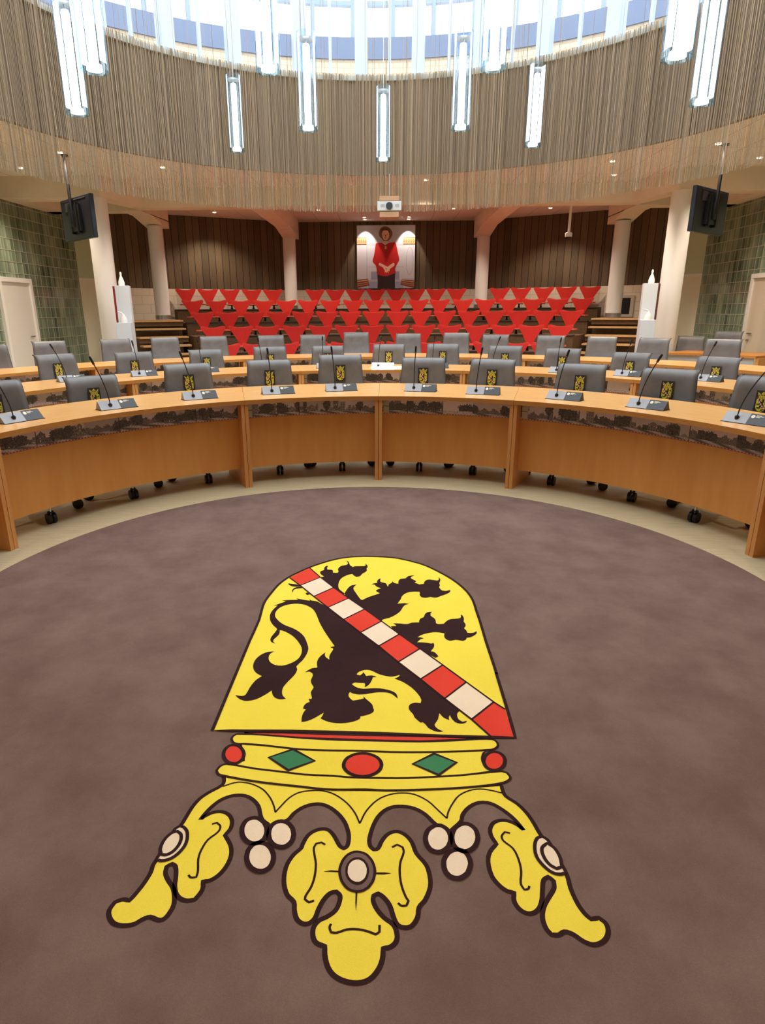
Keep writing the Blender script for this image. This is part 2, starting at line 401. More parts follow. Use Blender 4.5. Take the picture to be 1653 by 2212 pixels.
mb = MB(); arc_slab(mb, RING_C, RING_R - .05, RING_C, RING_R + .4, 0, 360, 5.2, 5.27, 160, (0, 0, 0, 0), False)
struct(mb.build('trim_1', mat('sill_grey', (176, 184, 178), 0.5)), 'pale curved sill on top of the slatted band', 'trim')

# clerestory posts, transoms and panes
POST_A = [-78.5, -66.5, -54.5, -42.0, -29.4, -16.7, -4.7, 6.4, 18.3, 30.3, 43.0, 55.5, 67.5, 79.5] + [92, 106, 120, 134, 148, 162, 176, 190, 204, 218, 232, 246, 260, 271]
RW = 5.05
for i, a in enumerate(POST_A):
    b = POST_A[(i + 1) % len(POST_A)]
    if b < a: b += 360
    mbf = MB(); c = polar(RING_C, RW, a); mbf.rbox(c, (0.21, 0.22), -math.radians(a), 0, 5.27, 9.4)
    mid = (a + b) / 2; c = polar(RING_C, RW, mid); mbf.rbox(c, (0.045, 0.07), -math.radians(mid), 0, 5.27, 9.4)
    chord = 2 * RW * math.sin(math.radians((b - a) / 2)); cc = polar(RING_C, RW * math.cos(math.radians((b - a) / 2)), mid)
    mbf.rbox(cc, (chord, 0.07), -math.radians(mid), 0, 5.27, 5.32); mbf.rbox(cc, (chord, 0.07), -math.radians(mid), 0, 9.32, 9.4)
    wdw = mbf.build('window_%d' % (i + 1), M_FRAMEW); struct(wdw, 'tall clerestory window of the round lantern, bay %s' % (ORD[i] if i < 20 else 'out of frame, %d' % i), 'window')
    g = MB(); p, q = polar(RING_C, RW, a), polar(RING_C, RW, b)
    g.face([(p[0], p[1], 5.3), (q[0], q[1], 5.3), (q[0], q[1], 9.35), (p[0], p[1], 9.35)])
    g.build('pane', M_GLASS, wdw)

# outside, across the flat roof: parapet and a second glazed strip
mb = MB(); arc_slab(mb, RING_C, RW + .2, RING_C, 11.0, 0, 360, 4.6, 4.7, 96, (0, 0, 0, 0), False)
struct(mb.build('wall_roof_deck', mat('roof_deck', (150, 150, 150), 0.8)), 'flat roof outside the lantern windows', 'roof')
mb = MB(); arc_slab(mb, RING_C, 8.0, RING_C, 8.2, -80, 80, 4.7, 6.55, 80, (0, 0, 0, 0))
struct(mb.build('wall_parapet', M_BRICKOUT), 'cream brick parapet seen through the high windows', 'wall')
mb = MB(); arc_slab(mb, RING_C, 7.96, RING_C, 8.24, -80, 80, 6.55, 6.94, 80, (0, 0, 0, 0))
struct(mb.build('trim_2', mat('roof_edge_blue', (120, 132, 156), 0.6)), 'blue grey band on top of the outer parapet', 'trim')
mb = MB(); arc_slab(mb, RING_C, 7.98, RING_C, 8.1, -80, 80, 7.50, 7.58, 80, (0, 0, 0, 0))
for k in range(-13, 14):
    a = k * 6.0 + 1.0; c = polar(RING_C, 8.04, a); mb.rbox(c, (0.09, 0.12), -math.radians(a), 0, 6.94, 9.6)
struct(mb.build('trim_3', mat('outer_mullion', (150, 166, 188), 0.5)), 'outer glazing bars beyond the parapet', 'trim')

# string curtain: nobody could count it
mb = MB(); a = 0.0; R0 = 4.70
while a < 2 * PI:
    clump = 0.5 + 0.5 * math.sin(a * 37.0) * math.sin(a * 11.3 + 1.0)
    a += random.uniform(0.006, 0.018) * (0.7 + 0.6 * clump) / R0 * 1.0
    r = R0 + random.uniform(-0.02, 0.02); wd = random.choice((0.0022, 0.003, 0.0045, 0.006)) ; zt = 9.3 if random.random() < 0.12 else 5.272
    if zt > 6: wd = min(wd, 0.003)
    zb = 3.17 + random.uniform(-0.012, 0.012)
    x, y = r * math.sin(a), RING_C + r * math.cos(a); ta = (math.cos(a), -math.sin(a)); ra = (math.sin(a), math.cos(a))
    P3 = [(x + ta[0] * wd + ra[0] * wd * .5, y + ta[1] * wd + ra[1] * wd * .5), (x - ta[0] * wd + ra[0] * wd * .5, y - ta[1] * wd + ra[1] * wd * .5), (x - ra[0] * wd * .7, y - ra[1] * wd * .7)]
    b = len(mb.v); mb.v += [(px, py, zb) for px, py in P3] + [(px, py, zt) for px, py in P3]
    for k in range(3):
        j = (k + 1) % 3; mb.f.append([b + k, b + j, b + 3 + j, b + 3 + k]); mb.m.append(0); mb.sm.append(False)
tag(mb.build('string_curtain', M_STRING), 'ring of thin beige hanging strings around the round ceiling opening', 'string curtain', None, 'stuff')

# walls ---------------------------------------------------------------
def wall_quad(mb, p, q, z0, z1, mi=0, u=0.0):
    l = math.hypot(q[0] - p[0], q[1] - p[1])
    mb.face([(p[0], p[1], z0), (q[0], q[1], z0), (q[0], q[1], z1), (p[0], p[1], z1)], mi, [(u, z0), (u + l, z0), (u + l, z1), (u, z1)])
    return u + l
NODES = [(-6.45, 15.7), (-5.38, 16.92), (-2.5, 18.55), (2.5, 18.55), (5.38, 16.92), (6.45, 15.7)]
def thick_wall(name, p, q, z0, z1, m, label, t=0.12, cat='wall'):
    d = Vector((q[0] - p[0], q[1] - p[1], 0)).normalized(); nrm = Vector((-d.y, d.x, 0)) * t
    mb = MB(); P, Q = Vector((*p, 0)), Vector((*q, 0)); l = (Q - P).length
    wall_quad(mb, p, q, z0, z1, 0); wall_quad(mb, (Q + nrm)[:2], (P + nrm)[:2], z0, z1, 0)
    mb.face([(*p, z1), (*q, z1), *( [((Q + nrm).x, (Q + nrm).y, z1), ((P + nrm).x, (P + nrm).y, z1)])], 0, [(0, 0)] * 4)
    mb.face([((P + nrm).x, (P + nrm).y, z0), ((Q + nrm).x, (Q + nrm).y, z0), (*q, z0), (*p, z0)], 0, [(0, 0)] * 4)
    wall_quad(mb, (P + nrm)[:2], p, z0, z1); wall_quad(mb, q, (Q + nrm)[:2], z0, z1)
    o = mb.build(name, m); struct(o, label, cat); return o
bay_names = ['far_left', 'back_left', 'back', 'back_right', 'far_right']
for k in range(5):
    p, q = NODES[k], NODES[k + 1]
    thick_wall('wall_%s_boards' % bay_names[k], p, q, 2.06, CEIL_Z, M_BOARDS, 'dark vertical boards of the %s wall bay' % bay_names[k].replace('_', ' '))
    thick_wall('wall_%s_block' % bay_names[k], p, q, 0, 2.06, M_BLOCK, 'cream painted blockwork under the %s boards' % bay_names[k].replace('_', ' '), 0.10)
for s, nm in ((-1, 'left'), (1, 'right')):
    a, b = ((-6.9, 14.85), (-6.45, 15.7)) if s < 0 else ((6.45, 15.7), (6.9, 14.85))
    thick_wall('wall_corner_%s' % nm, a, b, 0, 2.2, mat('corner_panel_%s' % nm, (232, 226, 196), .6), 'cream lower panel beside the glass blocks on the %s' % nm)
    thick_wall('wall_corner_%s_glass' % nm, a, b, 2.24, CEIL_Z, M_GREENGLASS, 'greenish upper pane beside the glass blocks on the %s' % nm)
    thick_wall('trim_corner_%s' % nm, a, b, 2.2, 2.24, M_WHITE, 'pale rail between the two corner panels on the %s' % nm, 0.13, 'trim')
    # glass block wall with grout joints
    X = 6.9 * s
    def side(p0, p1): return (p0, p1) if s < 0 else (p1, p0)
    y0, y1 = -3.8, 14.85
    mb = MB(); mg = MB(); u = 0
    D0 = 12.75 if s > 0 else 12.73
    for (ya, yb, za, zb) in ((-3.8, D0 - 1.1, 0, CEIL_Z), (D0 - 1.1, D0, 2.12, CEIL_Z), (D0, 14.85, 0, CEIL_Z)):
        p, q = side((X, ya), (X, yb))
        l = yb - ya
        mb.face([(p[0], p[1], za), (q[0], q[1], za), (q[0], q[1], zb), (p[0], p[1], zb)], 0, [(p[1], za), (q[1], za), (q[1], zb), (p[1], zb)])
    mb.box(X if s > 0 else X - .1, X + .1 if s > 0 else X, -3.8, 14.85, 2.12, CEIL_Z, 0) if False else None
    z = 0.2
    while z < CEIL_Z:
        ya = 9.0
        for seg in (((9.0, D0 - 1.1), (D0, 14.85)) if z < 2.12 else ((9.0, 14.85),)):
            mb.box(X - .006, X + .006, seg[0], seg[1], z - .006, z + .006, 1)
        z += 0.2
    y = 9.0
    while y < 14.85:
        mb.box(X - .004, X + .004, y - .004, y + .004, 2.12 if D0 - 1.1 < y < D0 else 0.0, CEIL_Z, 1); y += 0.2
    struct(mb.build('wall_%s' % nm, [M_GBLOCK, M_GROUT]), 'green glass block wall along the %s side' % nm)
    # door
    mbd = MB(); mbd.box(X - .03, X + .03, D0 - 1.02, D0 - .08, 0.01, 2.04)
    d = mbd.build('door_%d' % (1 if s < 0 else 2), mat('door_white_%s' % nm, (226, 224, 214) if s < 0 else (214, 200, 176), 0.45)); struct(d, '%s door in the %s glass block wall' % ('white' if s < 0 else 'cream', nm), 'door')
    f = MB(); f.box(X - .06, X + .06, D0 - 1.1, D0 - 1.02, 0, 2.12); f.box(X - .06, X + .06, D0 - .08, D0, 0, 2.12); f.box(X - .06, X + .06, D0 - 1.02, D0 - .08, 2.04, 2.12); f.build('frame', M_WHITE, d)
    h = MB(); hx = X - s * .05
    h.tube([(X, D0 - .2, 1.06), (hx - s * .02, D0 - .2, 1.06), (hx - s * .02, D0 - .34, 1.06)], .011); h.lathe([(.025, -.01), (.025, .01)], (hx, D0 - .2, 0.94), 12); h.build('handle', M_BRASS, d)
thick_wall('wall_front', (7.0, -3.8), (-7.0, -3.8), 0, CEIL_Z, M_WALL, 'plain cream wall behind the viewer')
thick_wall('wall_rear_left', (-7.0, 14.8), (-7.0, 19.5), 0, CEIL_Z, M_WALL, 'hidden wall left of the boards') if False else None

# beams ---------------------------------------------------------------
BZ = 3.45
def beam(name, pts, label, z0=BZ, z1=CEIL_Z):
    mb = MB(); mb.prism(pts, z0, z1); o = mb.build(name, M_WALL); struct(o, label, 'beam'); return o
beam('trim_4', [(-4.95, 13.4), (4.95, 13.4), (4.95, 13.75), (-4.95, 13.75)], 'long cream ceiling beam behind the string curtain')
for s, nm in ((-1, 'left'), (1, 'right')):
    def fl(L): return L if s > 0 else [(-x, y) for x, y in reversed(L)]
    k = 5 if s < 0 else 11
    beam('trim_%d' % k, fl([(5.05, 12.15), (6.9, 12.15), (6.9, 12.6), (5.05, 12.6)]), 'short cream beam over the %s front column' % nm)
    beam('trim_%d' % (k + 1), fl([(4.6, 13.75), (5.05, 12.15), (5.4, 12.25), (4.95, 13.75)]), 'slanting cream beam on the %s side' % nm, BZ + .01)
    beam('trim_%d' % (k + 2), fl([(6.58, 12.6), (6.9, 12.6), (6.9, 14.2), (6.58, 14.2)]), 'beam along the top of the %s glass block wall' % nm)
    beam('trim_%d' % (k + 3), fl([(5.37, 13.8), (6.9, 13.8), (6.9, 14.15), (5.37, 14.15)]), 'cross beam above the %s aisle' % nm)
    beam('trim_%d' % (k + 4), fl([(4.95, 13.75), (5.38, 13.75), (5.38, 15.5), (4.95, 15.5)]), 'beam running to the %s side column' % nm, BZ + .005)
    beam('trim_%d' % (k + 5), fl([(2.3, 13.75), (2.68, 13.75), (2.68, 17.95), (2.3, 17.95)]), 'beam running to the %s rear column' % nm, BZ + .003)
    # haunches
    for (x0, x1, ya, yb) in ((2.3, 2.68, 16.4, 17.95), (4.95, 5.38, 14.4, 15.5)):
        mb = MB(); xa, xb = (x0, x1) if s > 0 else (-x1, -x0)
        prof = [(ya, BZ + .02), (yb - .28, BZ - .14), (yb, BZ - .14), (yb, BZ + .02)]
        for q in (xa, xb): pass
        L = [(xa, y, z) for y, z in prof]; Rr = [(xb, y, z) for y, z in prof]
        mb.face(L); mb.face(Rr[::-1])
        for i in range(4):
            j = (i + 1) % 4; mb.face([L[i], Rr[i], Rr[j], L[j]])
        struct(mb.build('trim_haunch_%s_%s' % (nm, 'rear' if x0 < 3 else 'side'), M_WALL, fix=True), 'sloping haunch where the beam meets the %s %s column' % (nm, 'rear' if x0 < 3 else 'side'), 'beam')
def column(x, y, z0, z1, r, label):
    t = empty('column', (x, y, z0), 0, label, 'column')
    m = MB(); m.lathe([(r, 0.06), (r, z1 - z0)], (0, 0, 0), 36); m.build('shaft', M_COLUMN, t)
    f = MB(); f.lathe([(r + .012, 0), (r + .012, .1)], (0, 0, 0), 36); f.build('foot_ring', M_STEEL, t)
    return t
column(-2.53, 17.73, 1.55, BZ - .12, .165, 'white round column behind the red seats, left of the portrait')
column(2.53, 17.73, 1.55, BZ - .12, .165, 'white round column behind the red seats, right of the portrait')
column(-5.16, 15.15, 1.33, BZ - .12, .165, 'white round column on the landing of the left stairs')
column(5.16, 15.1, 1.33, BZ - .12, .165, 'white round column on the landing of the right stairs')
column(-5.2, 12.3, 0.0, BZ + .01, .19, 'tall white column beside the glass blocks on the left')
column(5.2, 12.3, 0.0, BZ + .01, .19, 'tall white column beside the glass blocks on the right')

# black hatch in the block wall at right
hp = Vector((5.55, 16.5, 0)); dv = (Vector((6.45, 15.7, 0)) - Vector((5.38, 16.92, 0))).normalized()
ang = math.atan2(dv.y, dv.x)
t = empty('wall_hatch', (5.72, 16.38, 1.58), ang * .5, 'dark square hatch with a pale frame in the blockwork beside the right column', 'hatch')
m = MB(); m.box(-.25, .25, -.055, -.03, -.19, .19); m.build('dark_screen', mat('hatch_dark', (26, 20, 18), 0.3), t)
m = MB()
for bx in ((-.33, -.25, -.25, .25), (.25, .33, -.25, .25), (-.25, .25, .19, .25), (-.25, .25, -.25, -.19)): m.box(bx[0], bx[1], -.07, -.03, bx[2], bx[3])
m.build('frame', M_WALL, t)

# ================= tribune =================
TC = 5.9
TIERS = [(6.45, 7.62, 0.42), (7.62, 8.82, 0.715), (8.82, 10.27, 1.0), (10.27, 11.48, 1.27), (11.48, 12.0, 1.56)]
TN = ['lowest', 'second', 'third', 'fourth', 'top']
for k, (ra, rb, z) in enumerate(TIERS):
    mb = MB(); arc_slab(mb, TC, ra, TC, rb, -26.6, 26.6, 0, z - .025, 48, (0, 0, 0, 0))
    t = mb.build('seating_tier', M_TIER); tag(t, 'brown carpeted %s step of the public seating' % TN[k], 'seating tier', 'carpeted steps of the public seating')
    mb = MB(); arc_slab(mb, TC, ra - .02, TC, ra + .16 if k < 4 else 12.0, -26.6, 26.6, z - .024, z, 48, (0, 1, 1, 0)); mb.build('nosing', [M_TIER, M_TIEREDGE], t)
# level behind the top row up to the wall
mb = MB(); mb.prism([(-5.25, 16.7), (-5.0, 16.75 - .05), (5.0, 16.7), (5.25, 16.7), (2.5, 18.50), (-2.5, 18.50)], 0, 1.5); struct(mb.build('floor_gallery', M_TIER), 'carpeted strip between the top row and the back wall', 'floor')
for s, nm in ((-1, 'left'), (1, 'right')):
    # flight of steps at the end of the tiers
    a0, a1 = (27.2, 33.5)
    st = empty('staircase', (0, TC, 0), 0, 'wooden and carpeted steps climbing along the %s end of the red seats' % nm, 'stairs', 'steps beside the public seating')
    for k in range(7):
        z = 1.32 - 0.17 * k; ra = 10.1 - .27 * k; rb = ra + .34 if k else 11.2
        mb = MB(); arc_slab(mb, 0, ra, 0, rb, min(s * a0, s * a1), max(s * a0, s * a1), z - .035, z, 10, (0, 0, 0, 0)); mb.build('tread', M_TREAD, st)
        if k % 2 == 0:
            mb = MB(); arc_slab(mb, 0, ra + .06, 0, rb - .02, min(s * a0, s * a1), max(s * a0, s * a1), max(z - .13, .02), z - .036, 10, (0, 0, 0, 0)); mb.build('riser', M_TIER, st)
    mb = MB(); arc_slab(mb, 0, 8.6, 0, 11.2, min(s * 26.7, s * 27.1), max(s * 26.7, s * 27.1), 0, .4, 4, (0, 0, 0, 0)); mb.build('stringer', M_POST, st)
    mb = MB(); arc_slab(mb, 0, 10.36, 0, 11.2, min(s * 27.2, s * 33.4), max(s * 27.2, s * 33.4), 0, 1.28, 10, (0, 0, 0, 0)); mb.build('landing_base', M_TIER, st)

# red shell chairs ------------------------------------------------------
def shell_outline():
    K_ = 1.08; h = [(0.0, .350), (.06, .353), (.12, .366), (.17, .380), (.205, .384), (.228, .372), (.235, .35), (.224, .32), (.190, .265), (.152, .20), (.116, .135), (.088, .08), (.072, .04), (.066, .0), (.075, -.03)]
    r = smooth_path([(x * K_, y) for x, y in h], False, 3); return r
def make_red_chair():
    t = empty('shell_chair', (0, 0, 0))
    R = shell_outline(); rows_f = []; rows_b = []
    zs = sorted(set(round(p[1], 4) for p in R))
    # rows by height: half widths, then bend around the sitter
    pts = R
    def bend(x, h): return (x, 0.02 + .10 * max(h, 0) / .38 * max(h, 0) ** .3 / .75 - 0.25 * x * x, .075 + h)
    mbk = MB(); o = [(x, h) for x, h in pts] + [(-x, h) for x, h in reversed(pts[1:])]
    tri = tessellate_polygon([[Vector((x, h, 0)) for x, h in o]])
    nseg = len(o)
    f = [Vector(bend(x, h)) for x, h in o]; b = [v + Vector((0, .022, 0)) for v in f]
    mbk.v += [tuple(v) for v in f] + [tuple(v) for v in b]
    for q in tri:
        mbk.f.append(list(q)); mbk.m.append(0); mbk.sm.append(False)
        mbk.f.append([k + nseg for k in reversed(q)]); mbk.m.append(0); mbk.sm.append(False)
    for k in range(nseg):
        j = (k + 1) % nseg; mbk.f.append([k, j, j + nseg, k + nseg]); mbk.m.append(1); mbk.sm.append(False)
    bk = mbk.build('backrest', [M_REDCH, M_REDEDGE], t, fix=True)
    # seat plate
    so = smooth_path([(.08, .02), (.13, -.04), (.19, -.12), (.215, -.22), (.21, -.33), (.17, -.40), (.0, -.42), (-.17, -.40), (-.21, -.33), (-.215, -.22), (-.19, -.12), (-.13, -.04), (-.08, .02), (0, .035)], True, 3)
    ms = MB(); ms.prism(so[::-1] if False else so, .055, .08, 0, 1); ms.build('seat', [M_REDCH, M_REDEDGE], t, fix=True)
    mp = MB(); mp.lathe([(.035, -.045), (.02, .0), (.02, .055)], (0, -.2, 0), 12); mp.box(-.10, .10, -.26, -.14, .04, .055); mp.build('pedestal', M_BLACK, t)
    return t
ROWA = {}   # seat angles in degrees for every row, measured from the room axis
ROWA[4] = [-25.03, -22.38, -19.73, -17.02, -14.4, -9.04, -6.44, -3.89, -1.25, 1.33, 3.83, 6.42, 9.04, 14.38, 16.97, 19.68, 22.34, 25.05]; ROWA[3] = [-25.17, -22.16, -19.1, -16.17, -13.14, -10.3, -7.32, -4.3, -1.52, 1.43, 4.4, 7.21, 10.25, 13.18, 16.2, 19.19, 22.24, 25.23]; ROWA[2] = [-25.32, -21.85, -18.49, -15.04, -11.58, -8.17, -4.96, -1.59, 1.78, 5.02, 8.41, 11.75, 15.17, 18.53, 21.96, 25.39]; ROWA[1] = [-25.35, -21.33, -17.44, -13.48, -9.6, -5.71, -1.89, 1.97, 5.83, 9.69, 13.63, 17.57, 21.51, 25.53]; ROWA[0] = [-25.13, -20.75, -15.82, -11.2, -6.55, -2.03, 2.41, 7.12, 11.72, 16.33, 20.86, 25.29]
RR = [7.0, 8.2, 9.4, 10.85, 12.05]
RZ = [0.42, 0.715, 1.0, 1.27, 1.56]
proto = None; wn = ['lowest', 'second', 'third', 'fourth', 'top']
for row in (4, 3, 2, 1, 0):
    for i, a in enumerate(ROWA[row]):
        if proto is None: proto = o = make_red_chair()
        else: o = copy_tree(proto)
        p = polar(TC, RR[row] - .10, a, RZ[row] + .045)
        o.location = p; o.rotation_euler = (0, 0, -math.radians(a) + random.uniform(-.03, .03))
        tag(o, 'red shell chair, %s from the left in the %s row' % (ORD[i], wn[row]), 'chair', 'red chairs in the %s row' % wn[row])

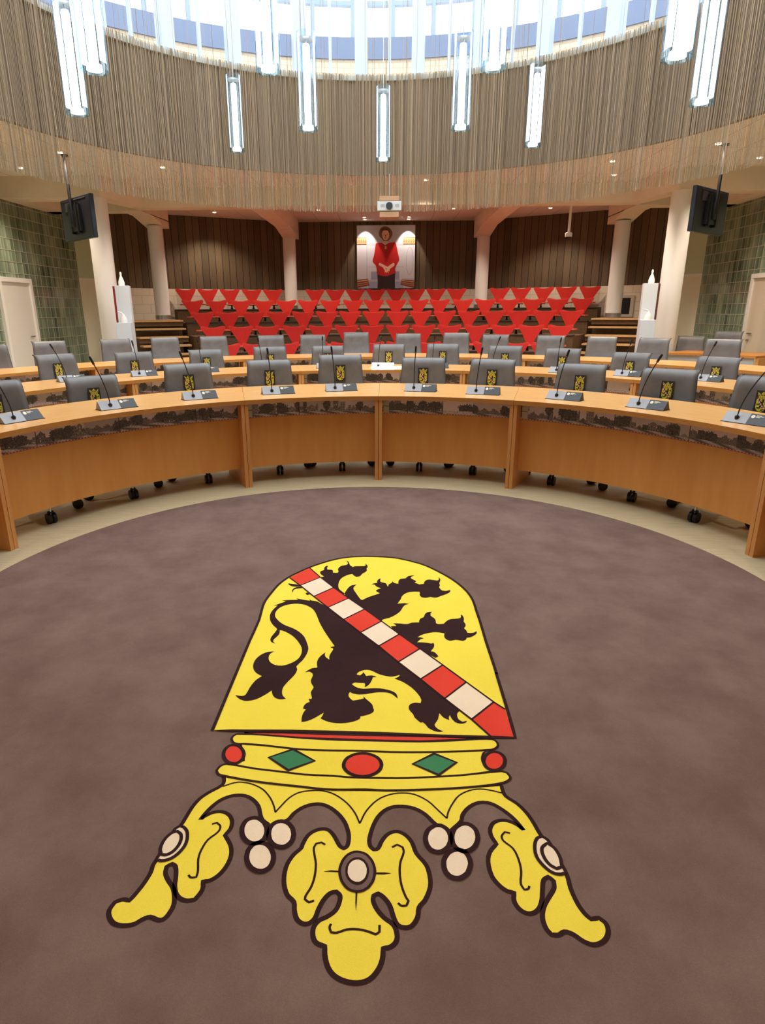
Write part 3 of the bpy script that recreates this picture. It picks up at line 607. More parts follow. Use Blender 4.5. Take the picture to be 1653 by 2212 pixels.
# ================= round carpet with coat of arms =================
mb = MB(); RUG = [(2.28 * math.cos(2 * PI * k / 160), 2.28 * math.sin(2 * PI * k / 160) * (1.0 if k <= 80 else 1.35)) for k in range(160)]
mb.prism(RUG, 0.0, .006)
carpet = mb.build('round_carpet', M_CARPET); carpet.location = (0, 3.12, 0)
tag(carpet, 'large round brown carpet with a yellow coat of arms woven in, on the beige floor', 'carpet')
CR = json.loads('''{"shield":[[-564,1966],[-565,2626],[-562,2848],[-572,2990],[-572,3070],[-556,3177],[-536,3279],[-498,3380],[-441,3469],[-388,3541],[-313,3617],[-219,3689],[-114,3724],[-7,3729],[73,3721],[155,3701],[288,3618],[356,3546],[438,3428],[491,3328],[531,3216],[550,3105],[552,2986],[555,2847],[555,2663],[558,2520],[560,2381],[559,2394],[560,2175],[560,2072],[559,1958],[460,1959],[281,1961],[96,1968],[-265,1972],[-422,1968]],"bu":[[-388,3535],[-306,3391],[-216,3250],[-123,3114],[-31,2985],[59,2852],[147,2721],[240,2586],[334,2448],[422,2316],[515,2177],[552,2130]],"bl":[[-486,3381],[-409,3273],[-316,3132],[-226,2999],[-134,2865],[-42,2732],[49,2605],[138,2467],[231,2333],[321,2195],[413,2062]],"cells":[[[-388,3535],[-306,3391],[-409,3273],[-486,3381]],[[-306,3391],[-216,3250],[-316,3132],[-409,3273]],[[-216,3250],[-123,3114],[-226,2999],[-316,3132]],[[-123,3114],[-31,2985],[-134,2865],[-226,2999]],[[-31,2985],[59,2852],[-42,2732],[-134,2865]],[[59,2852],[147,2721],[49,2605],[-42,2732]],[[147,2721],[240,2586],[138,2467],[49,2605]],[[240,2586],[334,2448],[231,2333],[138,2467]],[[334,2448],[422,2316],[321,2195],[231,2333]],[[422,2316],[515,2177],[413,2062],[321,2195]],[[515,2177],[552,2130],[556,1965],[471,1962],[413,2062]]],"lion":[[[-301,3394],[-285,3407],[-302,3428],[-315,3459],[-313,3485],[-295,3505],[-298,3537],[-288,3568],[-276,3568],[-281,3541],[-276,3511],[-249,3508],[-240,3493],[-239,3465],[-212,3462],[-206,3479],[-212,3513],[-208,3546],[-192,3573],[-165,3587],[-157,3614],[-170,3655],[-155,3639],[-144,3587],[-124,3554],[-107,3568],[-60,3569],[-45,3583],[-51,3610],[-38,3590],[-33,3557],[-39,3526],[-36,3498],[-49,3472],[-62,3453],[-74,3416],[-94,3405],[-110,3423],[-121,3448],[-145,3435],[-173,3401],[-187,3364],[-193,3311],[-189,3253],[-180,3226],[-145,3171],[-156,3166],[-219,3247]],[[-148,3175],[-143,3210],[-132,3255],[-116,3284],[-88,3296],[-101,3267],[-103,3235],[-88,3189],[-58,3105],[-47,3095],[-16,3132],[47,3182],[31,3203],[24,3217],[33,3234],[54,3248],[28,3270],[15,3299],[-4,3302],[10,3316],[29,3322],[29,3352],[38,3376],[50,3386],[46,3358],[51,3335],[80,3318],[87,3283],[94,3275],[95,3301],[114,3328],[119,3352],[126,3325],[151,3313],[153,3355],[165,3382],[194,3392],[212,3425],[250,3438],[230,3417],[226,3392],[253,3357],[252,3342],[243,3327],[260,3319],[271,3307],[298,3317],[301,3341],[316,3371],[336,3377],[379,3363],[389,3384],[386,3415],[396,3391],[393,3355],[386,3325],[388,3299],[381,3268],[394,3229],[415,3224],[440,3236],[438,3214],[416,3184],[382,3158],[362,3140],[344,3136],[324,3146],[298,3132],[275,3139],[266,3163],[268,3193],[267,3209],[232,3210],[199,3196],[175,3163],[165,3137],[162,3115],[142,3055],[181,3063],[204,3053],[183,3042],[167,3004],[157,2970],[135,2932],[100,2893],[64,2871],[57,2838],[-35,2975],[-127,3103]],[[106,2801],[133,2805],[129,2818],[117,2833],[155,2832],[188,2826],[210,2842],[248,2846],[250,2866],[258,2889],[274,2903],[282,2936],[297,2960],[321,2965],[312,2946],[312,2918],[327,2895],[333,2868],[332,2841],[344,2831],[371,2835],[388,2865],[411,2886],[451,2894],[464,2908],[466,2938],[475,2927],[478,2890],[473,2863],[479,2836],[476,2810],[467,2792],[475,2771],[478,2746],[494,2744],[513,2751],[523,2764],[523,2743],[509,2722],[489,2703],[468,2696],[464,2680],[448,2666],[431,2671],[414,2676],[391,2666],[372,2675],[362,2702],[366,2737],[341,2746],[309,2746],[275,2732],[250,2715],[233,2694],[253,2693],[264,2684],[248,2677],[229,2646],[251,2647],[278,2643],[297,2636],[305,2644],[309,2629],[305,2601],[289,2567],[304,2560],[314,2542],[321,2522],[306,2509],[236,2583],[142,2716]],[[-405,3263],[-431,3258],[-456,3264],[-479,3289],[-481,3303],[-464,3298],[-436,3291],[-415,3280]],[[-394,3239],[-427,3230],[-439,3213],[-438,3180],[-445,3196],[-445,3224],[-430,3252],[-403,3259]],[[-367,3171],[-357,3184],[-339,3161],[-355,3150]],[[-266,3043],[-286,3068],[-310,3079],[-324,3082],[-336,3097],[-331,3079],[-361,3088],[-410,3106],[-396,3088],[-453,3084],[-483,3076],[-459,3068],[-475,3053],[-518,3013],[-496,3017],[-508,2982],[-517,2933],[-514,2886],[-503,2841],[-479,2793],[-455,2759],[-456,2742],[-464,2704],[-470,2671],[-468,2647],[-458,2627],[-437,2617],[-451,2631],[-453,2655],[-438,2696],[-436,2721],[-440,2746],[-429,2745],[-397,2722],[-358,2678],[-325,2619],[-310,2581],[-304,2536],[-310,2490],[-328,2458],[-352,2436],[-376,2424],[-406,2428],[-431,2448],[-445,2476],[-449,2508],[-443,2530],[-432,2544],[-457,2541],[-481,2522],[-498,2492],[-506,2456],[-503,2414],[-490,2378],[-471,2355],[-449,2339],[-471,2303],[-484,2247],[-490,2199],[-503,2190],[-531,2196],[-514,2175],[-486,2158],[-456,2162],[-432,2177],[-404,2210],[-388,2233],[-380,2205],[-368,2185],[-345,2172],[-320,2177],[-336,2197],[-344,2227],[-343,2263],[-328,2307],[-310,2353],[-304,2396],[-312,2420],[-292,2469],[-280,2520],[-277,2572],[-288,2618],[-310,2683],[-341,2732],[-379,2769],[-416,2794],[-447,2824],[-472,2860],[-489,2896],[-493,2943],[-482,2987],[-460,3018],[-427,3036],[-392,3042],[-354,3030],[-324,3006],[-297,2968],[-273,2902],[-252,2830],[-223,2752],[-192,2678],[-157,2600],[-178,2590],[-163,2581],[-162,2566],[-171,2532],[-174,2503],[-171,2480],[-189,2501],[-196,2523],[-194,2543],[-214,2511],[-225,2464],[-218,2412],[-241,2407],[-268,2375],[-249,2380],[-232,2362],[-232,2336],[-235,2310],[-227,2282],[-217,2261],[-223,2236],[-224,2218],[-216,2189],[-217,2178],[-228,2180],[-221,2158],[-233,2149],[-241,2132],[-242,2112],[-230,2107],[-237,2088],[-240,2056],[-237,2028],[-214,2036],[-190,2055],[-175,2071],[-158,2090],[-161,2069],[-167,2053],[-146,2038],[-119,2028],[-87,2025],[-55,2031],[-27,2044],[-14,2058],[-15,2069],[10,2079],[31,2093],[38,2110],[34,2126],[31,2145],[19,2165],[0,2190],[-6,2207],[-6,2187],[-30,2177],[-49,2172],[-63,2191],[-69,2211],[-64,2232],[-50,2221],[-25,2215],[6,2220],[40,2231],[74,2234],[102,2227],[122,2205],[132,2191],[128,2220],[117,2237],[91,2252],[57,2261],[22,2260],[-10,2256],[-34,2263],[-51,2278],[-60,2290],[-47,2302],[-25,2299],[-6,2299],[-3,2285],[-5,2267],[12,2286],[24,2321],[28,2343],[45,2347],[23,2357],[-1,2352],[-14,2383],[-19,2368],[-28,2356],[-42,2361],[-40,2374],[-26,2391],[0,2402],[25,2392],[51,2370],[84,2355],[113,2351],[144,2366],[138,2350],[120,2336],[155,2312],[189,2273],[215,2225],[227,2185],[222,2162],[203,2166],[182,2155],[175,2139],[176,2117],[190,2090],[195,2069],[217,2037],[225,2041],[236,2026],[244,2007],[265,1990],[283,1984],[299,1989],[284,1998],[273,2012],[269,2027],[284,2059],[291,2093],[294,2098],[306,2072],[327,2057],[327,2075],[333,2089],[335,2073],[348,2045],[370,2036],[390,2044],[394,2054],[377,2048],[364,2061],[360,2084],[364,2103],[376,2120],[322,2199],[231,2338],[138,2473],[44,2610],[-43,2739],[-134,2871],[-227,3005]]],"sliver":[[-442,1959],[-294,1961],[-58,1956],[250,1956],[449,1952],[347,1942],[218,1930],[96,1929],[-228,1936],[-355,1947]],"top":[[-468,1948],[-479,1934],[-479,1917],[-468,1900],[-449,1893],[-426,1894],[-370,1890],[-280,1878],[-224,1871],[-133,1868],[11,1869],[103,1866],[223,1869],[322,1875],[459,1889],[480,1900],[489,1915],[486,1934],[472,1946],[410,1944],[328,1934],[205,1925],[83,1925],[-39,1925],[-102,1926],[-214,1932],[-327,1942],[-404,1948]],"mid":[[-440,1893],[-370,1890],[-280,1878],[-224,1871],[-133,1868],[11,1869],[103,1866],[223,1869],[322,1875],[438,1885],[423,1848],[424,1814],[450,1779],[348,1757],[272,1748],[159,1737],[47,1734],[-29,1734],[-87,1739],[-190,1743],[-277,1755],[-366,1767],[-451,1784],[-410,1806]],"low":[[-465,1786],[-484,1776],[-492,1753],[-481,1736],[-461,1729],[-389,1713],[-305,1699],[-199,1687],[-115,1677],[-49,1677],[17,1680],[84,1678],[194,1684],[305,1694],[398,1707],[470,1723],[495,1737],[503,1751],[496,1772],[476,1779],[348,1757],[272,1748],[159,1737],[47,1734],[-29,1734],[-87,1739],[-190,1743],[-277,1755],[-366,1767]],"body":[[-466,1732],[-456,1713],[-456,1687],[-490,1653],[-512,1625],[-526,1587],[-536,1527],[-553,1446],[-572,1370],[-570,1344],[-576,1308],[-587,1273],[-595,1254],[-614,1257],[-632,1248],[-637,1225],[-629,1206],[-609,1188],[-584,1183],[-557,1188],[-541,1201],[-524,1209],[-497,1201],[-484,1206],[-476,1224],[-473,1246],[-479,1270],[-492,1297],[-514,1321],[-528,1342],[-532,1364],[-520,1374],[-507,1365],[-495,1332],[-489,1304],[-478,1280],[-462,1265],[-442,1259],[-422,1263],[-413,1282],[-410,1299],[-416,1320],[-399,1322],[-379,1339],[-364,1369],[-359,1408],[-369,1443],[-395,1480],[-384,1506],[-387,1536],[-401,1558],[-425,1571],[-453,1568],[-476,1551],[-486,1537],[-477,1565],[-461,1598],[-439,1625],[-406,1642],[-370,1642],[-341,1626],[-317,1598],[-303,1561],[-292,1541],[-267,1522],[-217,1544],[-200,1573],[-171,1601],[-131,1614],[-98,1605],[-64,1577],[-39,1541],[-26,1503],[-23,1479],[-26,1452],[-35,1442],[-48,1451],[-67,1486],[-85,1508],[-105,1513],[-129,1504],[-147,1485],[-158,1452],[-160,1440],[-178,1417],[-192,1384],[-195,1348],[-190,1315],[-177,1285],[-156,1264],[-151,1239],[-141,1215],[-123,1203],[-107,1206],[-95,1220],[-89,1244],[-78,1273],[-62,1294],[-46,1299],[-35,1287],[-36,1265],[-44,1243],[-65,1224],[-83,1214],[-95,1196],[-95,1173],[-85,1154],[-62,1145],[-60,1123],[-50,1094],[-33,1074],[-7,1062],[23,1059],[50,1068],[70,1091],[80,1117],[82,1145],[100,1149],[115,1166],[115,1189],[106,1209],[84,1226],[65,1249],[54,1274],[55,1290],[67,1297],[81,1287],[98,1263],[109,1226],[120,1206],[139,1201],[155,1207],[170,1231],[175,1259],[192,1281],[208,1321],[209,1358],[201,1393],[175,1432],[164,1470],[146,1497],[121,1510],[95,1501],[76,1475],[64,1445],[52,1441],[41,1454],[38,1481],[51,1539],[71,1580],[102,1606],[138,1612],[177,1604],[210,1580],[239,1542],[279,1516],[317,1556],[325,1583],[350,1616],[385,1636],[420,1633],[454,1606],[482,1570],[502,1527],[488,1546],[462,1562],[437,1563],[414,1551],[401,1525],[402,1499],[412,1473],[388,1443],[378,1410],[381,1363],[396,1334],[415,1316],[433,1312],[428,1288],[436,1265],[452,1252],[470,1252],[489,1266],[502,1291],[510,1319],[521,1353],[537,1365],[548,1352],[543,1328],[521,1298],[502,1270],[492,1240],[494,1211],[504,1194],[522,1194],[539,1203],[558,1197],[579,1179],[602,1171],[629,1181],[647,1203],[650,1228],[637,1244],[615,1240],[604,1255],[594,1283],[588,1329],[589,1374],[569,1445],[546,1521],[539,1553],[526,1594],[504,1633],[473,1665],[467,1693],[468,1718],[305,1698],[84,1683],[-115,1682],[-306,1704]],"arch":[[[-453,1680],[-419,1698],[-394,1702],[-355,1693],[-317,1671],[-288,1637],[-270,1604],[-259,1574]],[[-260,1573],[-248,1596],[-225,1636],[-196,1661],[-154,1671],[-121,1671],[-80,1656],[-38,1620],[-10,1579],[7,1537]],[[8,1540],[25,1588],[59,1636],[99,1661],[139,1669],[179,1664],[221,1636],[250,1599],[275,1566]],[[275,1566],[281,1591],[299,1629],[323,1664],[359,1687],[396,1695],[432,1689],[466,1678]]],"curl":[[[-445,1521],[-431,1526],[-417,1513],[-418,1492],[-441,1461],[-450,1425],[-450,1393],[-439,1352],[-438,1332],[-452,1330],[-462,1338]],[[-91,1454],[-103,1462],[-118,1457],[-123,1441],[-118,1415],[-111,1386],[-110,1344],[-116,1310],[-127,1284],[-128,1273],[-116,1264],[-103,1270]],[[105,1451],[120,1461],[136,1452],[139,1435],[129,1401],[126,1366],[130,1325],[141,1289],[148,1277],[142,1263],[129,1262],[120,1270]],[[-52,1205],[-55,1195],[-50,1182],[-36,1181],[-10,1191],[20,1192],[44,1187],[63,1180],[72,1187],[72,1206]],[[459,1514],[444,1518],[432,1502],[434,1485],[457,1458],[466,1417],[465,1378],[456,1340],[462,1321],[473,1324],[478,1333]]],"tick":[[[-88,1361],[-66,1366],[-42,1365],[-42,1360],[-65,1361]],[[103,1362],[83,1364],[58,1363],[58,1357],[83,1357]],[[6,1298],[11,1298],[11,1266],[10,1240],[7,1266]]],"pearl":[[[-272,1499],[-271,1488],[-272,1477],[-274,1468],[-279,1461],[-285,1455],[-292,1451],[-300,1450],[-308,1450],[-317,1454],[-325,1459],[-332,1466],[-339,1475],[-344,1485],[-347,1496],[-349,1507],[-348,1518],[-346,1528],[-342,1536],[-336,1542],[-328,1546],[-320,1548],[-311,1547],[-302,1543],[-294,1537],[-286,1530],[-280,1520],[-275,1510]],[[-189,1488],[-189,1478],[-190,1467],[-193,1458],[-198,1451],[-204,1445],[-211,1441],[-219,1440],[-227,1441],[-236,1444],[-244,1449],[-251,1456],[-257,1465],[-261,1475],[-264,1486],[-265,1497],[-264,1507],[-262,1517],[-257,1525],[-251,1531],[-243,1535],[-235,1537],[-226,1536],[-217,1532],[-209,1527],[-202,1519],[-196,1510],[-192,1499]],[[-235,1404],[-234,1393],[-235,1383],[-238,1373],[-242,1366],[-249,1360],[-256,1356],[-264,1355],[-273,1356],[-281,1359],[-290,1364],[-297,1371],[-304,1380],[-309,1391],[-312,1401],[-313,1412],[-313,1423],[-310,1433],[-306,1441],[-300,1448],[-292,1452],[-283,1453],[-274,1452],[-265,1449],[-257,1443],[-249,1435],[-243,1425],[-238,1415]],[[279,1486],[277,1475],[273,1465],[268,1455],[261,1448],[254,1442],[246,1438],[238,1437],[230,1438],[223,1441],[216,1446],[211,1454],[207,1463],[205,1473],[204,1484],[206,1495],[209,1506],[214,1516],[221,1524],[229,1530],[237,1535],[245,1536],[254,1535],[261,1531],[268,1525],[273,1518],[277,1508],[279,1497]],[[360,1493],[357,1481],[353,1471],[347,1461],[340,1453],[332,1447],[324,1443],[315,1441],[307,1442],[300,1446],[293,1451],[288,1459],[284,1468],[283,1479],[283,1491],[285,1502],[289,1513],[294,1524],[301,1532],[310,1539],[318,1543],[327,1545],[336,1544],[344,1540],[350,1534],[356,1525],[359,1516],[360,1504]],[[327,1398],[324,1388],[320,1378],[315,1368],[308,1361],[300,1355],[292,1351],[284,1350],[276,1351],[268,1354],[262,1359],[256,1367],[253,1375],[251,1385],[251,1396],[252,1407],[256,1417],[262,1427],[268,1435],[276,1441],[285,1445],[294,1447],[302,1446],[310,1443],[317,1437],[322,1429],[325,1420],[327,1409]]],"red":[[[-416,1837],[-415,1826],[-415,1816],[-418,1807],[-422,1800],[-427,1794],[-434,1790],[-441,1789],[-450,1790],[-458,1793],[-466,1798],[-473,1805],[-480,1814],[-485,1824],[-489,1835],[-490,1846],[-490,1856],[-488,1866],[-484,1874],[-479,1880],[-472,1884],[-464,1885],[-456,1884],[-447,1881],[-439,1875],[-431,1867],[-425,1858],[-420,1848]],[[499,1830],[496,1820],[492,1810],[486,1801],[479,1793],[471,1788],[463,1784],[455,1783],[447,1784],[440,1787],[434,1792],[429,1799],[426,1808],[425,1818],[425,1828],[428,1839],[432,1849],[438,1858],[445,1866],[453,1872],[461,1876],[470,1877],[478,1876],[485,1873],[491,1867],[496,1860],[499,1851],[500,1841]],[[71,1798],[69,1785],[65,1773],[57,1762],[47,1753],[35,1746],[22,1741],[8,1739],[-7,1740],[-20,1744],[-33,1750],[-44,1759],[-52,1769],[-58,1781],[-60,1794],[-59,1806],[-55,1819],[-48,1831],[-38,1840],[-26,1848],[-12,1853],[3,1855],[18,1854],[32,1850],[45,1843],[56,1834],[64,1823],[69,1810]]],"gem":[[[57,1365],[56,1353],[54,1342],[51,1332],[46,1323],[41,1315],[34,1309],[27,1304],[19,1301],[10,1300],[2,1301],[-6,1303],[-14,1307],[-21,1313],[-27,1321],[-33,1330],[-37,1340],[-40,1350],[-42,1362],[-42,1373],[-40,1384],[-37,1395],[-33,1405],[-27,1414],[-21,1421],[-13,1426],[-5,1430],[4,1431],[13,1430],[22,1427],[30,1423],[37,1416],[44,1407],[49,1398],[53,1387],[56,1376]],[[41,1366],[40,1358],[39,1350],[37,1343],[34,1337],[30,1331],[26,1327],[21,1323],[15,1321],[10,1320],[4,1321],[-2,1323],[-7,1326],[-12,1330],[-16,1335],[-20,1341],[-23,1348],[-25,1356],[-26,1364],[-26,1372],[-25,1379],[-23,1387],[-20,1393],[-16,1399],[-12,1404],[-6,1408],[-1,1410],[5,1411],[11,1411],[17,1409],[23,1405],[28,1401],[32,1395],[36,1389],[38,1381],[40,1374]],[[34,1366],[34,1359],[33,1353],[31,1347],[29,1342],[26,1338],[22,1334],[18,1331],[14,1329],[9,1329],[5,1329],[0,1331],[-4,1333],[-8,1336],[-12,1341],[-15,1346],[-17,1351],[-19,1357],[-19,1364],[-19,1370],[-19,1376],[-17,1382],[-15,1388],[-11,1393],[-8,1397],[-4,1399],[1,1401],[6,1402],[10,1402],[15,1400],[20,1397],[24,1394],[27,1389],[30,1384],[32,1378],[34,1372]]],"dia":[[[-325,1824],[-246,1869],[-163,1811],[-247,1761]],[[179,1806],[256,1861],[330,1818],[264,1754]]],"oo":[[[-552,1496],[-540,1509],[-525,1503],[-510,1484],[-502,1447],[-510,1415],[-528,1391],[-552,1382],[-569,1386]],[[566,1489],[552,1504],[535,1496],[522,1468],[519,1431],[532,1399],[552,1377],[574,1373],[589,1380]]],"oi":[[[-570,1421],[-570,1453],[-558,1479],[-542,1488],[-526,1475],[-520,1447],[-528,1418],[-545,1402],[-561,1403]],[[560,1478],[577,1461],[585,1429],[582,1397],[566,1390],[549,1404],[539,1431],[541,1460]]]}''')
AX, AY = 0.0, 2.4     # middle of the emblem on the carpet
def tr(P): return [((x / 1000.0), (y / 1000.0)) for x, y in P]
def build_crest(detail=True, ow=.013, dz=.0008):
    """coat of arms in flat pieces; materials: 0 yellow 1 dark 2 red 3 cream 4 green 5 brown"""
    m = MB(); z = dz
    sm = lambda P, s=3: smooth_path(tr(P), True, s if detail else 1)
    so = sm(CR['shield'], 2)
    m.poly(so, z, 0)
    for L in CR['lion']: m.poly(sm(L, 2), z + dz, 1)
    cols = [2, 3, 2, 3, 2, 3, 2, 3, 2, 3, 2]
    for c, q in zip(cols, CR['cells']): m.poly(tr(q), z + 2 * dz, c)
    lw = ow * .62
    m.ribbon(tr(CR['bu']), lw, z + 3 * dz, 1); m.ribbon(tr(CR['bl'] + [CR['cells'][-1][3]]), lw, z + 3 * dz, 1)
    for q in CR['cells'][:-1]: m.ribbon(tr([q[1], q[2]]), lw, z + 3 * dz, 1)
    m.ribbon(so, ow, z + 3.5 * dz, 1, True)
    # crown
    def filled(P, c, zz, w=ow, s=3):
        q = sm(P, s); m.poly(q, zz, c); m.ribbon(q, w, zz + dz * .5, 1, True)
    filled(CR['body'], 0, z)
    filled(CR['sliver'], 2, z + dz * .8, ow * .6, 1)
    filled(CR['mid'], 0, z + 1 * dz, ow * .7)
    filled(CR['low'], 0, z + 2 * dz, ow * .7); filled(CR['top'], 0, z + 2 * dz, ow * .7)
    for a in CR['arch']: m.ribbon(smooth_path(tr(a), False, 3), ow * .42, z + 1 * dz, 1)
    for a in CR['curl']: m.ribbon(smooth_path(tr(a), False, 3), ow * .5, z + 1 * dz, 1)
    for a in CR['tick']: m.poly(tr(a), z + dz, 1)
    for a in CR['pearl']: filled(a, 3, z + 3 * dz, ow * 1.15, 1)
    for a in CR['red']: filled(a, 2, z + 3 * dz, ow, 1)
    for a in CR['dia']: filled(a, 4, z + 3 * dz, ow * .9, 1)
    g = CR['gem']; filled(g[0], 5, z + 2 * dz, ow * .6, 1); m.poly(tr(g[1]), z + 3 * dz, 1); m.poly(tr(g[2]), z + 4 * dz, 3)
    for a in CR['oo']: filled(a, 3, z + 2 * dz, ow * .8)
    for a in CR['oi']: filled(a, 3, z + 3 * dz, ow * .8)
    return m
crest = build_crest().build('coat_of_arms', [M_YEL, M_DARK, M_RED, M_CREAM, M_GREEN, M_CARPET], carpet)
crest.location = (0, -3.12, .006)
crest['label'] = 'yellow coat of arms with a black lion, red and white bend and jewelled crown'

# small coat of arms for the chair backs
e_mats = [mat('badge_yellow', (206, 196, 44), 0.5), mat('badge_dark', (30, 22, 24), 0.5), mat('badge_red', (196, 40, 52), 0.5), mat('badge_white', (226, 210, 206), 0.5), mat('badge_green', (60, 110, 60), 0.5), mat('badge_ground', (30, 22, 24), 0.5)]
bc = build_crest(False, .011, .01)
V = []
for x, y, z in bc.v:      # turn the crown upwards, shrink, stand upright facing -y
    sx = -(x - 0.0) * .070; sy = -(y - 2.42) * .056
    # the crown's spread-out wings are drawn in closer on the badge
    if y < 1.95: sx *= .92
    V.append((-sx * -1.0, -.0035 - z * .04, sy))
bc.v = V
bc.m = [m for m in bc.m]
b0 = len(bc.v); bc.v += [(-.052, -.003, -.084), (.052, -.003, -.084), (.052, -.003, .084), (-.052, -.003, .084), (-.052, 0, -.084), (.052, 0, -.084), (.052, 0, .084), (-.052, 0, .084)]
for q in ((0, 1, 2, 3), (4, 7, 6, 5), (0, 3, 7, 4), (1, 5, 6, 2), (3, 2, 6, 7), (0, 4, 5, 1)): bc.f.append([b0 + k for k in q]); bc.m.append(1); bc.sm.append(False)
BADGE = bc.mesh('badge', e_mats)

# ================= council desks =================
DT = 0.775      # desk top height
def photo_mesh(cy, R, a0, a1, z0, z1, seed):
    """strip of old black and white street photographs, as coloured cells"""
    rnd = random.Random(seed); L = math.radians(a1 - a0) * R; nx = max(60, int(L / .0065)); nz = 22
    img = [[None] * nz for _ in range(nx)]
    x = 0
    while x < nx:
        wd = rnd.randint(30, 62); kind = rnd.choice('ttrrbbw'); sky = rnd.uniform(.36, .55); hor = rnd.uniform(.22, .4); tree = [(rnd.uniform(0, wd), rnd.uniform(.35, .9), rnd.uniform(4, 12)) for _ in range(rnd.randint(1, 4))]
        hs = []; xx = 0
        while xx < wd:
            bw = rnd.randint(4, 12); hs += [(rnd.uniform(.35, .95), rnd.uniform(.05, .2), rnd.choice((0, 1)), xx, bw)] * bw; xx += bw
        for i in range(wd):
            if x + i >= nx: break
            bh, bt, roof, bx, bw = hs[i]
            for k in range(nz):
                v = k / nz
                c = sky + rnd.uniform(-.012, .012)
                if kind in 'br' :
                    top = bh - (abs(i - bx - bw / 2) / bw * .35 if roof else 0)
                    if v < top:
                        c = bt + .04
                        if (i - bx) % 3 == 1 and k % 4 in (1, 2) and v < top - .1: c = bt * .35 if rnd.random() < .8 else .5
                elif kind == 't':
                    if v < hor + .18 + .08 * math.sin(i * .5) + rnd.uniform(-.04, .04): c = .1 + rnd.uniform(0, .12)
                for (tx, th, tw) in tree:
                    d = ((i - tx) / tw) ** 2 + ((v - th * .75) / .3) ** 2
                    if d < 1 + rnd.uniform(-.35, .25): c = .045 + rnd.uniform(0, .09)
                    if abs(i - tx) < 1 and v < th * .6: c = .05
                if v < hor * .6: c = (.28 + .18 * math.sin(i * .21 + k)) * (.9 + rnd.uniform(-.25, .2)) if kind != 'w' else .5 + rnd.uniform(-.2, .05)
                img[x + i][k] = (max(.02, c), kind)
            if i == wd - 1 and rnd.random() < .4:
                for k in range(nz): img[x + i][k] = (.05, kind)
        x += wd
    mb = MB(); rows = []
    for k in range(nz + 1):
        z = z0 + (z1 - z0) * k / nz; rows.append([polar(cy, R, a0 + (a1 - a0) * i / nx, z) for i in range(nx + 1)])
    mb.grid(rows[::-1], 0, False, False)
    cols = []
    for k in reversed(range(nz)):
        for i in range(nx):
            c, kd = img[i][k]
            if k == 0: rgb = (.60, .03, .06) if (i // 2) % 2 else (.62, .50, .52)
            else: c = c ** 1.15 * 3.1 + .008; rgb = (c * .60, c * .50, c * .49)
            cols.append(rgb)
    return mb, cols
M_PHOTO = mat('photo_print', (120, 110, 110), 0.35); 
_a = node(M_PHOTO, 'ShaderNodeVertexColor', layer_name='Col'); M_PHOTO.node_tree.links.new(_a.outputs[0], M_PHOTO.node_tree.nodes['Principled BSDF'].inputs['Base Color'])
def desk(cyi, Ri, cyo, Ro, a0, a1, label, group, seed, socket=True, n=18, photo=True):
    t = empty('council_desk', polar(cyi, Ri + .3, (a0 + a1) / 2), 0, label, 'desk', group)
    inv = Matrix.Translation(-Vector(t.location))
    def add(mb, name, m, **k):
        mb.v = [tuple(Vector(v) - Vector(t.location)) for v in mb.v]; return mb.build(name, m, t, **k)
    g = .05 / Ri   # deg gap at joints
    mb = MB(); arc_slab(mb, cyi, Ri, cyo, Ro, a0 + g, a1 - g, DT - .036, DT, n, (0, 1, 1, 1)); add(mb, 'desk_top', [M_TOP, M_EDGE])
    RP = Ri + .13
    mb = MB(); arc_slab(mb, cyi, RP, cyi, RP + .025, a0 + .6, a1 - .6, .15, DT - .036 - .14, n, (0, 0, 0, 0)); add(mb, 'front_panel', M_PANEL)
    mb = MB(); arc_slab(mb, cyi, RP + .006, cyi, RP + .03, a0 + .6, a1 - .6, DT - .176, DT - .036, n, (0, 0, 0, 0)); back = add(mb, 'photo_board', M_PANEL)
    pm, cols = photo_mesh(cyi, RP + .001, a0 + .7, a1 - .7, DT - .174, DT - .038, seed)
    pm.v = [tuple(Vector(v) - Vector(t.location)) for v in pm.v]; me = pm.mesh('photo_strip', M_PHOTO)
    ca = me.color_attributes.new('Col', 'FLOAT_COLOR', 'CORNER')
    buf = []
    for p in me.polygons:
        r_, g_, b_ = cols[p.index]
        for _ in p.loop_indices: buf += [r_, g_, b_, 1]
    ca.data.foreach_set('color', buf)
    o = bpy.data.objects.new('photo_strip', me); COL.objects.link(o); o.parent = t; o['label'] = 'strip of old black and white street photographs with a red dotted edge'
    for e, a in ((1, a0), (-1, a1)):
        half = math.degrees(.017 / Ri) * e
        c = polar(cyi, Ri + .31, a + half); mb = MB(); mb.rbox(c, (.03, .60), -math.radians(a + half), 0, 0, DT - .036); add(mb, 'end_panel', M_POST)
    if socket:
        mb = MB()
        for k in (0, 1):
            z1 = DT - .045 - k * .062; am = a0 + math.degrees(.065 / Ri)
            c = polar(cyi, RP - .004, am); mb.rbox(c, (.052, .01), -math.radians(am), 0, z1 - .056, z1)
        add(mb, 'socket_plate', M_IVORY)
    return t
R1A = [-118, -75.3, -27.7, 0, 27.7, 75.3, 118]
names1 = ['cut off at the left edge', 'left of centre, long', 'just left of the middle joint', 'just right of the middle joint', 'right of centre, long', 'cut off at the right edge']
for i in range(6):
    desk(3.19, 2.46, 3.73, 2.99, R1A[i], R1A[i + 1], 'curved beech desk section, front row, %s' % names1[i], 'front row of curved desks', 11 + i)
R2A = [-81, -48.6, -16.2, 16.2, 48.6, 81]
for i in range(5):
    desk(4.61, 3.66, 4.8, 4.4, R2A[i], R2A[i + 1], 'curved beech desk section in the middle row, %s from the left' % ORD[i], 'middle row of curved desks', 31 + i)
R3A = [-75, -50, -25, 0, 25, 50, 75]
